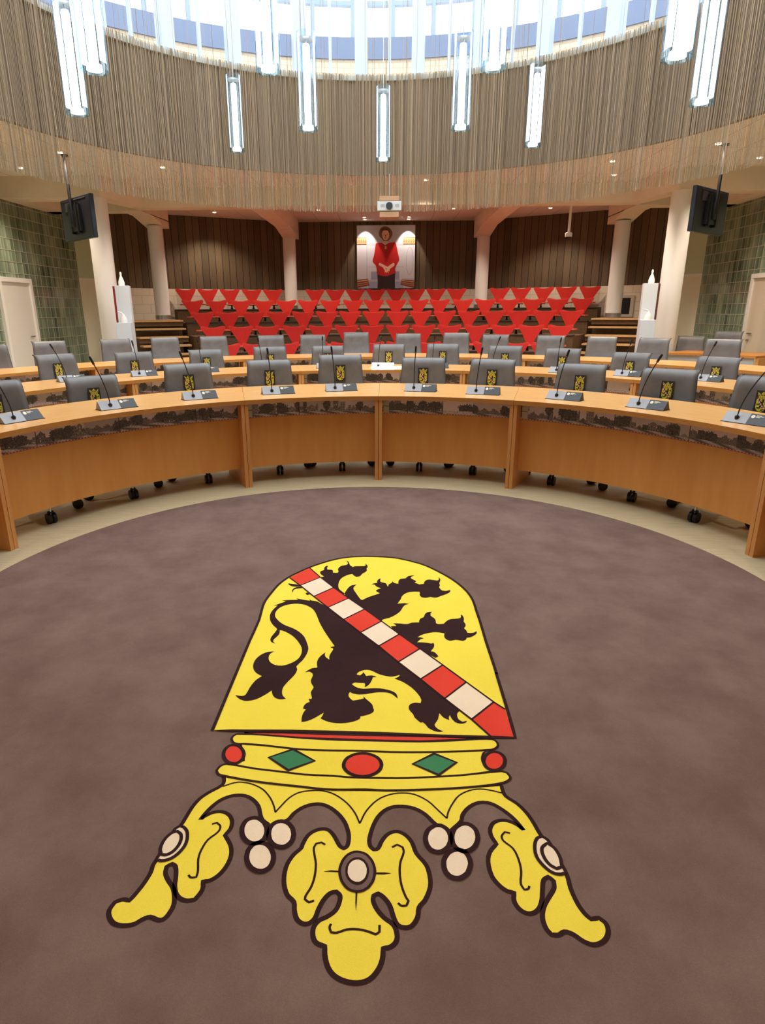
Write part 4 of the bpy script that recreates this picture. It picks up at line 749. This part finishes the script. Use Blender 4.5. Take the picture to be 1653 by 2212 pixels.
for i in range(6):
    desk(5.5, 5.2, 5.7, 5.95, R3A[i], R3A[i + 1], 'curved beech desk section in the rear row, %s from the left' % ORD[i], 'rear row of curved desks', 51 + i)

# extra side table at far right
t = empty('side_table', (6.0, 11.3, 0), 0, 'beech side table behind the rear row at the far right', 'table')
P4 = [(4.9, 11.65), (5.55, 11.25), (6.0, 10.62), (6.75, 11.1), (6.3, 11.9), (5.62, 12.2)]
def loc(P): return [(x - 6.0, y - 11.3) for x, y in P]
m = MB(); m.prism(loc(P4), DT - .036, DT); m.build('table_top', M_EDGE, t)
m = MB(); m.prism(loc([(6.03, 10.66), (6.06, 10.63), (6.65, 11.0), (6.62, 11.03)]), 0, DT - .036); m.build('side_panel', M_POST, t)
m = MB(); m.prism(loc([(4.95, 11.72), (5.58, 11.33), (5.6, 11.36), (4.97, 11.75)]), .15, DT - .036); m.prism(loc([(5.58, 11.33), (6.02, 10.70), (6.04, 10.73), (5.6, 11.36)]), .15, DT - .036); m.build('modesty_panel', mat('pale_panel', (200, 200, 204), 0.5), t)

# ================= grey council chairs =================
def make_grey(badge=True, seat_z=.47):
    t = empty('council_chair', (0, 0, 0))
    prof = [(.02, .50), (.07, .60), (.105, .70), (.125, .80), (.135, .88), (.145, .935), (.165, .972), (.20, .993), (.235, .995)]
    prof = smooth_path(prof, False, 3); nx = 12
    mb = MB(); rf = []; rb = []; hw = lambda z: .218 + .020 * max(0, min(1, (.93 - z) / .3))
    for i, (y, z) in enumerate(prof):
        a, b = prof[max(i - 1, 0)], prof[min(i + 1, len(prof) - 1)]; dy, dz = b[0] - a[0], b[1] - a[1]; l = math.hypot(dy, dz); ny, nz_ = dz / l, -dy / l
        f_, k_ = [], []
        for j in range(nx + 1):
            u = -1 + 2 * j / nx; x = u * hw(z); cv = .035 * (u * u) ; edge = max(0, abs(u) - .9) / .1
            f_.append((x, y - cv + .008 * edge, z)); k_.append((x, y - cv + ny * .032 - .008 * edge, z + nz_ * .032))
        rf.append(f_); rb.append(k_)
    loop = [f_ + k_[::-1] for f_, k_ in zip(rf, rb)]
    mb.grid(loop, 0, True, True)
    for L, rev in ((loop[0], True), (loop[-1], False)):
        n2 = len(L) // 2
        for j in range(n2 - 1):
            q = [L[j], L[j + 1], L[len(L) - 2 - j], L[len(L) - 1 - j]]; mb.face(q, 0)
    bk = mb.build('backrest', M_LEATHER, t, fix=True)
    pm = MB()
    for sgn in (-1, 1): pm.tube([(sgn * hw(z) * 1.0, y - .035 + .018, z) for y, z in prof], .007, 6)
    pm.build('piping', M_PIPING, bk)
    if badge:
        o = bpy.data.objects.new('badge', BADGE); COL.objects.link(o); o.parent = bk; o.location = (0.0, .113, .815); o.rotation_euler = (math.radians(-7), 0, 0)
        o['label'] = 'small yellow coat of arms on a dark patch'
    ms = MB(); rows = []
    for (sc, z) in ((.94, seat_z - .07), (1.0, seat_z - .05), (1.0, seat_z - .015), (.93, seat_z)):
        rows.append([(.245 * sc * math.copysign(abs(math.cos(q)) ** .45, math.cos(q)), -.20 + .24 * sc * math.copysign(abs(math.sin(q)) ** .45, math.sin(q)), z) for q in [2 * PI * k / 28 for k in range(28)]])
    ms.grid(rows, 0, True, True); b = len(ms.v); ms.v += rows[-1]; ms.f.append([b + k for k in range(28)]); ms.m.append(0); ms.sm.append(False)
    b = len(ms.v); ms.v += rows[0]; ms.f.append([b + k for k in reversed(range(28))]); ms.m.append(0); ms.sm.append(False)
    ms.build('seat', M_LEATHER, t)
    BY = -.27; BR_ = .32
    mc = MB(); mc.lathe([(.028, .13), (.028, .25), (.018, .25), (.018, seat_z - .07)], (0, BY, 0), 14); mc.box(-.02, .02, BY, .07, seat_z - .09, seat_z - .07); mc.tube([(0, .05, seat_z - .08), (0, .07, .50), (0, .12, .6)], .016); mc.build('column', M_CHROME, t)
    mbse = MB()
    for k in range(5):
        a = 2 * PI * k / 5 - PI / 2; e = (BR_ * math.cos(a), BY + BR_ * math.sin(a)); mbse.tube([(0, BY, .19), (e[0], e[1], .165)], [.022, .014], 8)
        mbse.tube([(e[0], e[1], .17), (e[0], e[1], .06)], .010, 6)
    mbse.build('star_base', M_CHROME, t)
    for k in range(5):
        a = 2 * PI * k / 5 - PI / 2; e = (BR_ * math.cos(a), BY + BR_ * math.sin(a)); cm = MB()
        for sgn in (-1, 1):
            c = Vector((e[0], e[1], .040)); ax = Vector((-math.sin(a), math.cos(a), 0)); cm.tube([c + ax * sgn * .006, c + ax * sgn * .030], .040, 16)
        cm.tube([Vector((e[0], e[1], .084)) - ax * .02, Vector((e[0], e[1], .084)) + ax * .02], .012, 8)
        cm.build('castor', M_BLACK, t)
    return t
# angle round the row, height of the back's top edge
G1 = [(-65.8, 1.005), (-50.8, .975), (-34.7, 1.030), (-20.3, 1.037), (-7.3, 1.075), (7.9, 1.044), (20.5, 1.039), (35.8, 1.023), (49.8, 1.024), (64.1, 1.022)]
G2 = [(-56.5, 1.057), (-44.0, 1.034), (-31.9, 1.029), (-20.5, 1.045), (-10.0, 1.043), (1.2, 1.059), (11.0, 1.066), (22.1, 1.049), (32.0, 1.031), (43.3, 1.009), (56.5, 1.009)]
G3 = [(-61.4, 1.101), (-53.4, 1.116), (-43.9, 1.111), (-36.4, 1.118), (-28.6, 1.115), (-19.1, 1.112), (-12.1, 1.110), (-4.7, 1.147), (4.2, 1.121), (12.3, 1.136), (18.8, 1.110), (27.7, 1.105), (35.6, 1.100), (43.3, 1.097), (52.7, 1.109)]
TAN = [.88, .72, .6, 1, .35, .3, 0, .85, .87, .9]
protoA = make_grey(True); protoB = make_grey(False, .47)
usedA = usedB = False
def raise_seat(o, dz):
    for ch in o.children:
        b = ch.name.split('.')[0]
        if b in ('backrest', 'seat'): ch.location = (0, 0, dz)
def put_grey(o, cy, R, a, top, rz):
    # the back's top edge stands at radius R; the castors stay on the floor, the seat and back are lifted
    p = polar(cy, R, a); off = Matrix.Rotation(rz, 3, 'Z') @ Vector((0, .205, 0)); o.location = (p[0] - off.x, p[1] - off.y, 0); o.rotation_euler = (0, 0, rz); raise_seat(o, top - 1.01)
for nm, G, cy, R, group in (('front', G1, 3.5, 3.33, 'grey chairs behind the front desks'), ('middle', G2, 4.8, 4.53, 'grey chairs behind the middle desks'), ('rear', G3, 5.7, 6.1, 'grey chairs behind the rear desks')):
    for i, (a, top) in enumerate(G):
        if nm == 'rear':
            o = protoB if not usedB else copy_tree(protoB); usedB = True
        else:
            o = protoA if not usedA else copy_tree(protoA); usedA = True
        k = .8 + random.uniform(-.12, .12); rz = -math.radians(a * k) + random.uniform(-.04, .04)
        put_grey(o, cy, R, a, top, rz)
        tag(o, 'grey chair%s, %s from the left behind the %s desks' % (' with yellow crest' if nm != 'rear' else ' without crest', ORD[i], nm), 'chair', group)
for x, y, top, rz, lb in ((5.69, 12.26, 1.045, -.5, 'grey chair without crest behind the side table, the farther one'), (6.14, 11.46 + .35, 1.14, -.75, 'grey chair without crest behind the side table, nearest the right door')):
    o = copy_tree(protoB); off = Matrix.Rotation(rz, 3, 'Z') @ Vector((0, .205, 0)); o.location = (x - off.x, y - off.y, 0); o.rotation_euler = (0, 0, rz); raise_seat(o, top - 1.01); tag(o, lb, 'chair', 'grey chairs at the side table')

# ================= microphone units =================
def make_mic():
    t = empty('microphone_unit', (0, 0, 0)); W_ = .148
    # wedge: sloping front, steeper dark back
    def wedge(x0, x1, e=0.0):
        m = MB(); A = [(-.0 - e, 0.0), (.062, .066 + e), (.072, .066 + e), (.105 + e, 0.0)]
        L = [(x0, y, z) for y, z in A]; R_ = [(x1, y, z) for y, z in A]; m.face(L[::-1]); m.face(R_)
        for i in range(4):
            j = (i + 1) % 4; m.face([L[i], L[j], R_[j], R_[i]])
        return m
    wedge(-W_, .012).build('silver_face', M_SILVER, t, fix=True)
    dk = wedge(.012, W_).build('dark_face', M_MICBLACK, t, fix=True)
    bm_ = MB(); bm_.box(-W_ - .003, W_ + .003, -.004, .108, -.0, .004); bm_.build('base_plate', M_BLACK, t)
    sl = Vector((0, .062, .066)).normalized(); nn = Vector((0, -.066, .062)).normalized()
    lg = MB(); c = Vector((.034, 0, 0)) + sl * .068 + nn * .0012; n_ = 14
    lg.face([c + Vector((.013 * math.cos(2 * PI * k / n_), 0, 0)) + sl * .013 * math.sin(2 * PI * k / n_) for k in range(n_)])
    for r_, (x0, x1) in enumerate(((.052, .086), (.052, .10), (.052, .078))):
        y_ = .077 - .007 * r_
        lg.face([Vector((x0, 0, 0)) + sl * y_ + nn * .0012, Vector((x1, 0, 0)) + sl * y_ + nn * .0012, Vector((x1, 0, 0)) + sl * (y_ + .0035) + nn * .0012, Vector((x0, 0, 0)) + sl * (y_ + .0035) + nn * .0012])
    lg.build('logo_print', M_LOGO, dk)
    return t
def add_neck(t, dx, dy, h=.33):
    """gooseneck rising from the silver face and leaning by dx, dy at its tip"""
    b = Vector((-.062, .03, .034)); P = []
    for i in range(9):
        q = i / 8; P.append(b + Vector((dx * (q ** 1.6), dy * (q ** 1.3), h * q * (1 - .04 * q))))
    m = MB(); m.tube(P, .0042, 8); m.lathe([(.014, -.008), (.015, .004), (.009, .014)], tuple(b), 12); g = m.build('gooseneck', M_MICBLACK, t)
    d = (P[-1] - P[-2]).normalized(); hd = MB(); hd.tube([P[-1] - d * .005, P[-1] + d * .012, P[-1] + d * .05, P[-1] + d * .062], [.006, .009, .0095, .006], 10); hd.build('mic_head', M_BLACK, g)
    rg = MB(); rg.tube([P[-1] - d * .002, P[-1] + d * .006], .0098, 10); rg.build('light_ring', mat('mic_ring_%d' % random.randrange(10**6), (120, 70, 60), .4), g)
m1 = [(-2.45, 4.29, 63.7, (-.09, .03)), (-2.02, 4.88, 48, (-.08, .02)), (-1.53, 5.43, 33.4, (-.06, .02)), (-.91, 5.78, 22.3, (-.015, .02)), (-.35, 6.0, 12.8, (-.02, .02)), (.38, 5.97, -14, (.01, .0)), (.93, 5.74, -19.3, (.03, .0)), (1.55, 5.39, -37.8, (.05, .02)), (2.04, 4.89, -48.2, (.09, .03)), (2.43, 4.22, -57.3, (.12, .03))]
m2 = [(-3.38, 6.92, 50, (-.09, .02)), (-2.79, 7.49, 38, (-.03, .02)), (-2.17, 7.94, 28, (-.02, .02)), (-1.47, 8.24, 21, (-.03, .02)), (-.71, 8.49, 12, (-.0, .02)), (.01, 8.54, -3, (.03, .02)), (.72, 8.5, -12.6, (.02, .0)), (1.47, 8.31, -22, (.07, .0)), (2.16, 7.8, -32, (.02, .0)), (2.79, 7.38, -40, (.05, .02)), (3.42, 6.85, -50, (.07, .03))]
pm_ = make_mic(); used = False
for nm, ML in (('front', m1), ('middle', m2)):
    for i, (x, y, a, (dx, dy)) in enumerate(ML):
        o = pm_ if not used else copy_tree(pm_)
        if used:
            for ch in list(o.children):
                if ch.name.startswith('gooseneck'):
                    for c2 in list(ch.children): bpy.data.objects.remove(c2)
                    bpy.data.objects.remove(ch)
        used = True
        o.location = (x, y, DT); o.rotation_euler = (0, 0, math.radians(a)); add_neck(o, dx, dy)
        tag(o, 'conference microphone unit on the %s desk row, %s from the left' % (nm, ORD[i]), 'microphone', 'microphone units on the %s desk row' % nm)

# ================= pendant lamps =================
M_FOOTGLASS = clear_glass('lamp_foot_glass', (.86, .94, .98), 0.0)
PEND = [(-1.88, 9.07, 3.47, 'hanging lamp left of centre with its cord cut by the window sill line, third ring from left wall'),
 (-.75, 7.32, 3.27, ''), (.0, 9.24, 3.37, ''), (.81, 7.38, 3.27, ''), (1.80, 8.59, 3.37, ''), (-2.61, 6.12, 3.13, ''), (-2.04, 5.2, 3.15, ''), (-.87, 5.72, 3.29, ''), (.88, 5.69, 3.27, ''), (1.96, 4.89, 3.06, ''), (2.72, 6.22, 3.15, '')]
PL = ['short glass tube pendant lamp hanging alone left of the centre group', 'glass tube pendant lamp just left of the central small one', 'smallest glass tube pendant lamp, hanging exactly in the middle', 'glass tube pendant lamp just right of the central small one', 'glass tube pendant lamp hanging alone right of the centre group',
 'leftmost glass tube pendant lamp, the lower of the far left pair', 'wide glass tube pendant lamp, the upper of the far left pair', 'wide high glass tube pendant lamp left of the centre, cut by the top edge', 'wide high glass tube pendant lamp right of the centre, cut by the top edge', 'widest glass tube pendant lamp, the upper of the far right pair', 'rightmost glass tube pendant lamp, the lower of the far right pair']
def make_pendant():
    t = empty('pendant_lamp', (0, 0, 0)); H = .85
    m = MB(); m.lathe([(.098, 0), (.098, H)], (0, 0, 0), 40, caps=False); m.lathe([(.094, 0.0), (.094, H)], (0, 0, 0), 40, caps=False); m.build('glass_tube', M_TUBEGLASS, t)
    m = MB(); m.lathe([(.10, -.003), (.10, .003)], (0, 0, 0), 40); m.build('glass_foot', M_FOOTGLASS, t)
    m = MB(); m.lathe([(.03, .02), (.034, .04), (.034, H - .12), (.028, H - .1)], (0, 0, 0), 20); m.lathe([(.056, .008), (.052, .04), (.034, .05)], (0, 0, 0), 20); m.build('light_tube', M_LAMP, t)
    for sx in (-1, 1):
        m = MB(); rows = []
        for z in (.05, H * .5, H - .01):
            rows.append([(sx * (.086 * math.cos(q)), .086 * math.sin(q), z) for q in [math.radians(-32 + 64 * k / 8) for k in range(9)]])
        m.grid(rows); m.build('reflector_strip', M_LAMPREF, t)
    m = MB(); m.lathe([(.088, H - .06), (.088, H - .055)], (0, 0, 0), 32); m.tube([(0, 0, H - .1), (0, 0, H - .05)], .01); m.build('cap_disc', M_STEEL, t)
    m = MB(); m.tube([(0, 0, H - .05), (0, 0, 6.2)], .006, 6); m.build('cord', M_STEEL, t)
    return t
pp = make_pendant()
for i, (x, y, z, _) in enumerate(PEND):
    o = pp if i == 0 else copy_tree(pp); o.location = (x, y, z); o.rotation_euler = (0, 0, random.uniform(-.3, .3)); tag(o, PL[i], 'pendant lamp', 'glass tube pendant lamps in the lantern')
    for ch in o.children:
        if ch.name.startswith('cord'): ch.scale = (1, 1, 1)
# rails that carry the lamps, high in the lantern
for k, y in enumerate((5.2, 5.95, 7.35, 8.8)):
    pass
mb = MB()
for y in (4.89, 5.2, 5.705, 6.17, 7.35, 8.59, 9.07, 9.24):
    hw_ = math.sqrt(5.0 ** 2 - (y - RING_C) ** 2); mb.box(-hw_, hw_, y - .02, y + .02, 9.3, 9.36)
struct(mb.build('trim_lamp_rails', M_STEEL), 'thin rails across the top of the lantern that carry the lamps', 'rail')

# ================= downlights =================
DL = [(-4.88, 10.5), (-6.06, 11.5), (3.71, 11.6), (4.1, 12.7), (4.88, 10.55), (5.99, 11.5), (.76, 12.95), (-4.16, 16.6), (-1.6, 16.4), (1.6, 16.4), (3.9, 16.5), (-3.7, 11.6), (-3.3, 14.9), (-1.1, 14.9), (1.3, 14.9), (3.4, 14.9)]  # last four are added fill lamps that brighten the red seating
DLN = ['nearest the left screen', 'over the left door', 'right of the opening, towards the back', 'beside the right beam', 'nearest the right screen', 'over the right door', 'in the middle behind the string curtain', 'over the left end of the top red row', 'left of the portrait lights', 'right of the portrait lights', 'over the right end of the top red row', 'left of the opening, towards the back', 'added as fill above the left end of the red rows', 'added as fill above the red rows, left of the middle', 'added as fill above the red rows, right of the middle', 'added as fill above the right end of the red rows']
def make_down():
    t = empty('downlight', (0, 0, 0)); m = MB(); m.lathe([(.06, -.006), (.045, -.012), (.045, 0)], (0, 0, 0), 20, caps=False); m.build('trim_ring', M_WHITE, t)
    m = MB(); m.lathe([(.043, -.004), (.043, -.002)], (0, 0, 0), 20); m.build('lens', M_DOWN, t); return t
dp = make_down()
for i, (x, y) in enumerate(DL):
    o = dp if i == 0 else copy_tree(dp); o.location = (x, y, CEIL_Z - .001); tag(o, 'small round ceiling downlight %s' % DLN[i], 'downlight', 'downlights in the ceiling')
    spot('downlight_glow', (x, y, CEIL_Z - .03), DOWN_W, 125)
# downlights of the part of the ceiling behind the viewer and at the sides
for (x, y, wh) in ((-5.9, 8.5, 'left of the opening'), (5.9, 8.5, 'right of the opening'), (-5.7, 5.0, 'by the left wall'), (5.7, 5.0, 'by the right wall'), (-3, 0.5, 'behind the viewer on the left'), (3, 0.5, 'behind the viewer on the right'), (0, -1.5, 'straight behind the viewer')):
    o = copy_tree(dp); o.location = (x, y, CEIL_Z - .001); tag(o, 'ceiling downlight out of the frame, ' + wh, 'downlight', 'downlights outside the frame')
    spot('downlight_glow', (x, y, CEIL_Z - .03), DOWN_W, 125)
# portrait spots
for i, (x, y) in enumerate(((-.56, 17.75), (-.56, 18.15), (.60, 17.75), (.60, 18.15))):
    o = copy_tree(dp); o.location = (x, y, CEIL_Z - .001)
    tag(o, 'bright ceiling spotlight %s of the portrait, the %s of its pair' % ('left' if x < 0 else 'right', 'nearer' if y < 18 else 'farther'), 'downlight', 'spotlights over the portrait')
    if y > 18: spot('portrait_glow', (x, 18.15, CEIL_Z - .02), 30, 62, (1, .9, .78), .35, .02, (x * .98, 18.5, 2.95))

# small daylight-like spot on one microphone unit
spot('desk_spot', (0.3, 9.0, 8.9), 14000, 4.0, (1, 1, 1), .25, .02, (.12, 8.62, DT + .02))

# ================= portrait =================
t = empty('wall_portrait', (0, 18.50, 2.895), 0, 'large square portrait print of a woman in a red jacket, on the back wall', 'portrait')
m = MB(); m.box(-.79, .79, -.03, .03, -.80, .80); bd = m.build('board', mat('print_edge', (210, 212, 218), 0.5), t)
PM = [mat('pr_wall', (196, 198, 208), .5), mat('pr_pale', (222, 220, 226), .5), mat('pr_red', (196, 24, 20), .5), mat('pr_skin', (238, 190, 160), .5), mat('pr_hair', (128, 92, 72), .5), mat('pr_skirt', (48, 22, 26), .5), mat('pr_gold', (214, 170, 120), .5), mat('pr_rust', (140, 56, 38), .5), mat('pr_blue', (168, 172, 198), .5), mat('pr_line', (150, 152, 172), .5), mat('pr_lips', (150, 50, 44), .5), mat('pr_darkhair', (100, 66, 50), .5)]
Z0 = -.0310
class PP(MB):
    def pl(s, pts, mi, k, sub=3, smooth=True):
        """pts in print pixels (0..1053 wide, 0..1100 high), origin top left"""
        q = smooth_path(pts, True, sub) if smooth else pts
        q = [((x / 1053.0 - .5) * 1.58, (.5 - y / 1100.0) * 1.60) for x, y in q]
        tris = tessellate_polygon([[Vector((x, z, 0)) for x, z in q]]); b = len(s.v); s.v += [(x, Z0 - k * .0006, z) for x, z in q]
        for a in tris:
            A, B, C_ = [q[i] for i in a]; ar = (B[0] - A[0]) * (C_[1] - A[1]) - (B[1] - A[1]) * (C_[0] - A[0])
            a = list(a) if ar > 0 else list(reversed(a)); s.f.append([b + i for i in a]); s.m.append(mi); s.sm.append(False)
    def el(s, cx, cy, rx, ry, mi, k): s.pl([(cx + rx * math.cos(2 * PI * i / 20), cy + ry * math.sin(2 * PI * i / 20)) for i in range(20)], mi, k, 1, False)
q = PP()
R_ = lambda x0, y0, x1, y1: [(x0, y0), (x1, y0), (x1, y1), (x0, y1)]
q.pl(R_(0, 0, 1053, 1100), 0, 0, 1, False)
q.pl(R_(190, 350, 870, 950), 1, 1, 1, False)
q.pl(R_(200, 720, 850, 724), 9, 2, 1, False); q.pl(R_(255, 800, 380, 945), 8, 2, 1, False); q.pl(R_(700, 800, 775, 945), 8, 2, 1, False); q.pl(R_(210, 985, 850, 1100), 8, 2, 1, False)
q.pl(R_(0, 340, 175, 930), 1, 2, 1, False); q.pl(R_(870, 340, 1053, 930), 1, 2, 1, False)
q.el(960, 620, 65, 240, 9, 3); q.el(960, 620, 60, 234, 1, 4)
for x0, x1 in ((0, 178), (838, 1053)):      # gilded capitals
    q.pl(R_(x0, 215, x1, 335), 6, 3, 1, False); q.pl(R_(x0, 208, x1, 216), 7, 4, 1, False); q.pl(R_(x0, 322, x1, 334), 7, 4, 1, False)
    for k in range(5): q.el(x0 + 18 + k * (x1 - x0 - 30) / 4.3, 270, 12, 26, 7, 4); q.el(x0 + 18 + k * (x1 - x0 - 30) / 4.3, 268, 7, 18, 6, 5)
for sg, P_ in ((0, [(0, 950), (200, 925), (230, 1050), (0, 1095)]), (1, [(820, 945), (1053, 965), (1053, 1100), (795, 1040)])):   # mouldings
    q.pl(P_, 7, 3, 1, False); a, b, c, d = P_
    for f0, f1, mi in ((.12, .25, 6), (.45, .52, 6), (.7, .75, 6)):
        L = lambda u, v, f: (u[0] + (v[0] - u[0]) * f, u[1] + (v[1] - u[1]) * f)
        q.pl([L(a, d, f0), L(b, c, f0), L(b, c, f1), L(a, d, f1)], mi, 4, 1, False)
# figure: skirt, jacket, arms, hands, head
q.pl([(370, 830), (700, 830), (695, 1000), (700, 1098), (375, 1098), (380, 1000)], 5, 5, 2)
q.pl([(345, 310), (440, 300), (520, 320), (590, 300), (690, 290), (715, 340), (745, 480), (770, 600), (740, 660), (715, 710), (700, 760), (712, 830), (620, 860), (530, 885), (440, 875), (365, 845), (358, 760), (340, 690), (300, 650), (285, 615), (310, 520), (330, 400)], 2, 6, 3)
q.pl([(395, 660), (420, 650), (500, 690), (560, 720), (600, 690), (660, 650), (685, 660), (680, 700), (620, 745), (590, 780), (600, 800), (560, 790), (545, 830), (520, 800), (500, 770), (470, 730), (400, 690)], 3, 7, 3)
q.pl([(525, 730), (545, 750), (530, 790)], 2, 8, 1, False)
for a, b in (((545, 770), (575, 825)), ((560, 765), (598, 790)), ((520, 770), (510, 820))): q.pl([(a[0] - 7, a[1]), (a[0] + 7, a[1] - 3), (b[0] + 5, b[1]), (b[0] - 5, b[1] + 3)], 3, 8, 2)
q.pl([(480, 240), (550, 240), (560, 300), (520, 330), (470, 300)], 3, 7, 2)
q.pl([(465, 290), (515, 325), (570, 290), (565, 310), (515, 340), (470, 312)], 1, 8, 2)
q.pl([(400, 130), (420, 70), (460, 30), (520, 18), (580, 40), (625, 90), (645, 150), (620, 210), (580, 260), (560, 270), (480, 270), (450, 230), (410, 190)], 4, 8, 3)
q.pl([(430, 90), (480, 40), (550, 40), (600, 90), (600, 150), (560, 100), (500, 80), (450, 110)], 11, 9, 3)
q.pl([(458, 130), (475, 95), (520, 85), (565, 95), (582, 140), (580, 200), (555, 245), (520, 262), (485, 245), (462, 195)], 3, 10, 3)
for x in (492, 546): q.el(x, 156, 8, 4, 11, 11)
q.pl([(516, 160), (526, 160), (532, 195), (510, 195)], 4, 11, 1, False); q.pl([(495, 215), (520, 211), (545, 215), (520, 228)], 10, 11, 2)
q.pl(R_(505, 355, 540, 410), 6, 8, 1, False)
for y in (420, 475, 545, 620): q.el(522, y, 7, 7, 5, 8)
pr_ = q.build('picture', PM, t); pr_['label'] = 'printed picture of a standing woman in red jacket and dark skirt between pale pillars'

# ================= screens, projector, cameras =================
def tv(x, y, z, rz, pole, label, sgn):
    t = empty('hanging_screen', (x, y, z), rz, label, 'television', 'screens hanging from the ceiling')
    m = MB(); m.box(-.55, .55, -.035, .035, -.31, .31); m.build('housing', M_TV, t, bevel=.012)
    m = MB(); m.box(-.51, .51, .0352, .037, -.25, .25); m.build('screen', mat('tv_glass_%d' % (1 if sgn < 0 else 2), (8, 10, 14), .08), t)
    m = MB(); m.box(-.20, .20, -.075, -.035, -.19, .19); m.box(-.03, .03, -.11, -.075, -.12, .12); m.box(-.14, -.1, -.09, -.035, -.22, .22); m.box(.1, .14, -.09, -.035, -.22, .22); m.build('bracket', M_BLACK, t)
    m = MB(); m.box(-.36, -.2, -.045, -.036, .12, .25); m.box(-.4, .4, -.042, -.035, .265, .28); m.build('vent_grille', mat('tv_vent_%d' % (1 if sgn < 0 else 2), (46, 44, 52), .5), t)
    m = MB(); m.tube([(0, -.10, -.05), (0, -.10, pole)], .024, 12); m.lathe([(.06, pole - .02), (.06, pole)], (0, -.10, 0), 16); m.build('ceiling_pole', M_BLACK, t)
    return t
tv(-4.83, 10.72, 2.91, math.radians(-42), CEIL_Z - 2.91, 'black flat screen on a ceiling pole at the left, seen from behind', -1)
tv(4.93, 10.66, 2.91, math.radians(42), CEIL_Z - 2.91, 'black flat screen on a ceiling pole at the right, seen from behind', 1)

t = empty('projector', (.085, 11.94, 3.22), 0, 'white ceiling projector at the lower edge of the string curtain', 'projector')
m = MB(); m.box(-.21, .21, -.02, .26, -.075, .075); m.build('body', mat('projector_white', (190, 192, 188), .4), t, bevel=.012)
m = MB(); m.tube([(0, -.05, .0), (0, -.015, .0)], .058, 24); m.build('lens', M_BLACK, t)
m = MB(); m.box(-.17, .17, .0, .24, .085, .16); m.box(-.165, .165, .0, .24, -.17, -.085); m.build('mount_box', mat('mount_tan', (176, 136, 100), .6), t)
m = MB(); m.tube([(0, .12, .16), (0, .12, .52)], .011, 10); m.tube([(0, .12, .51), (0, .50, .51), (0, .50, .578)], .011, 10); m.build('rod', M_STEEL, t)
m = MB()
for x in (-.15, .10): m.box(x, x + .07, -.022, -.019, -.02, .03)
m.build('vent_grille', mat('vent_grey', (150, 150, 148), .5), t)

t = empty('dome_camera', (3.78, 14.2, 2.95), 0, 'small white surveillance camera on a white pole in front of the right boards', 'camera')
m = MB(); m.lathe([(.07, -.02), (.072, .05), (.05, .07)], (0, 0, 0), 20); m.build('housing', M_WHITE, t)
m = MB(); m.lathe([(.02, -.085), (.045, -.07), (.055, -.03), (.055, -.02)], (0, 0, 0), 16); m.build('camera_head', M_BLACK, t)
m = MB(); m.lathe([(.028, .07), (.022, CEIL_Z - 2.95)], (0, 0, 0), 12); m.build('pole', M_WHITE, t)

t = empty('ceiling_box_camera', (5.45, 9.45, 2.92), 0, 'small pale box camera hanging at the right edge of the photo', 'camera')
m = MB(); m.box(-.09, .09, -.02, .14, -.08, .08); m.build('housing', mat('box_grey', (120, 112, 112), .5), t, bevel=.008)
m = MB(); m.tube([(.02, -.05, -.01), (.02, -.02, -.01)], .045, 16); m.build('lens', M_BLACK, t)
m = MB(); m.tube([(0, .06, .08), (0, .06, CEIL_Z - 2.92)], .012, 8); m.build('pole', M_WHITE, t)

# ================= plinths with small figures =================
for s, nm in ((-1, 'left'), (1, 'right')):
    x0, y0 = (-4.48, 11.28) if s < 0 else (4.62, 11.75)
    pl_m = mat('plinth_white_%s' % nm, (222, 226, 228), .5)
    t = empty('tall_plinth', (x0, y0, 0), s * -.25, 'tall narrow white plinth in front of the %s column' % nm, 'plinth', 'white display plinths')
    m = MB(); m.box(-.115, .115, -.115, .115, 0, 1.93); m.build('block', pl_m, t, bevel=.004)
    m = MB(); m.box(s * .118 if s > 0 else -.15, .15 if s > 0 else -.118, -.10, .13, 0.1, 1.92); m.build('side_board', mat('plinth_board_%s' % nm, (150, 34, 24) if s < 0 else (96, 52, 34), .6), t)
    m = MB(); m.lathe([(.045, 0), (.052, .02), (.05, .06), (.03, .12), (.014, .16), (.018, .2), (.01, .225)], (0, 0, 0), 16)
    o = m.build('figurine', M_WHITE); o.location = (x0 + s * .01, y0, 1.93); tag(o, 'small pale bottle-shaped figurine on top of the tall %s plinth' % nm, 'figurine')
    xl, yl = x0 - s * .0 - s * (-.09 if s < 0 else .09) * (1), y0 - .28
    xl = x0 + .07 if s < 0 else x0 - .08
    t = empty('low_plinth', (xl, yl, 0), s * -.25, 'lower white plinth standing in front of the tall %s one' % nm, 'plinth', 'white display plinths')
    m = MB(); m.box(-.12, .12, -.115, .115, 0, 1.33); m.build('block', pl_m, t, bevel=.004)
    m = MB(); m.lathe([(.05, 0), (.06, .03), (.05, .08), (.025, .12), (.02, .14)], (0, 0, 0), 16); m.tube([(0, 0, .13), (-.03, 0, .16), (-.09, 0, .17)], .012, 8)
    o = m.build('figurine', M_WHITE); o.location = (xl, yl, 1.33); tag(o, 'small grey-white figure with a bent spout on the lower %s plinth' % nm, 'figurine')
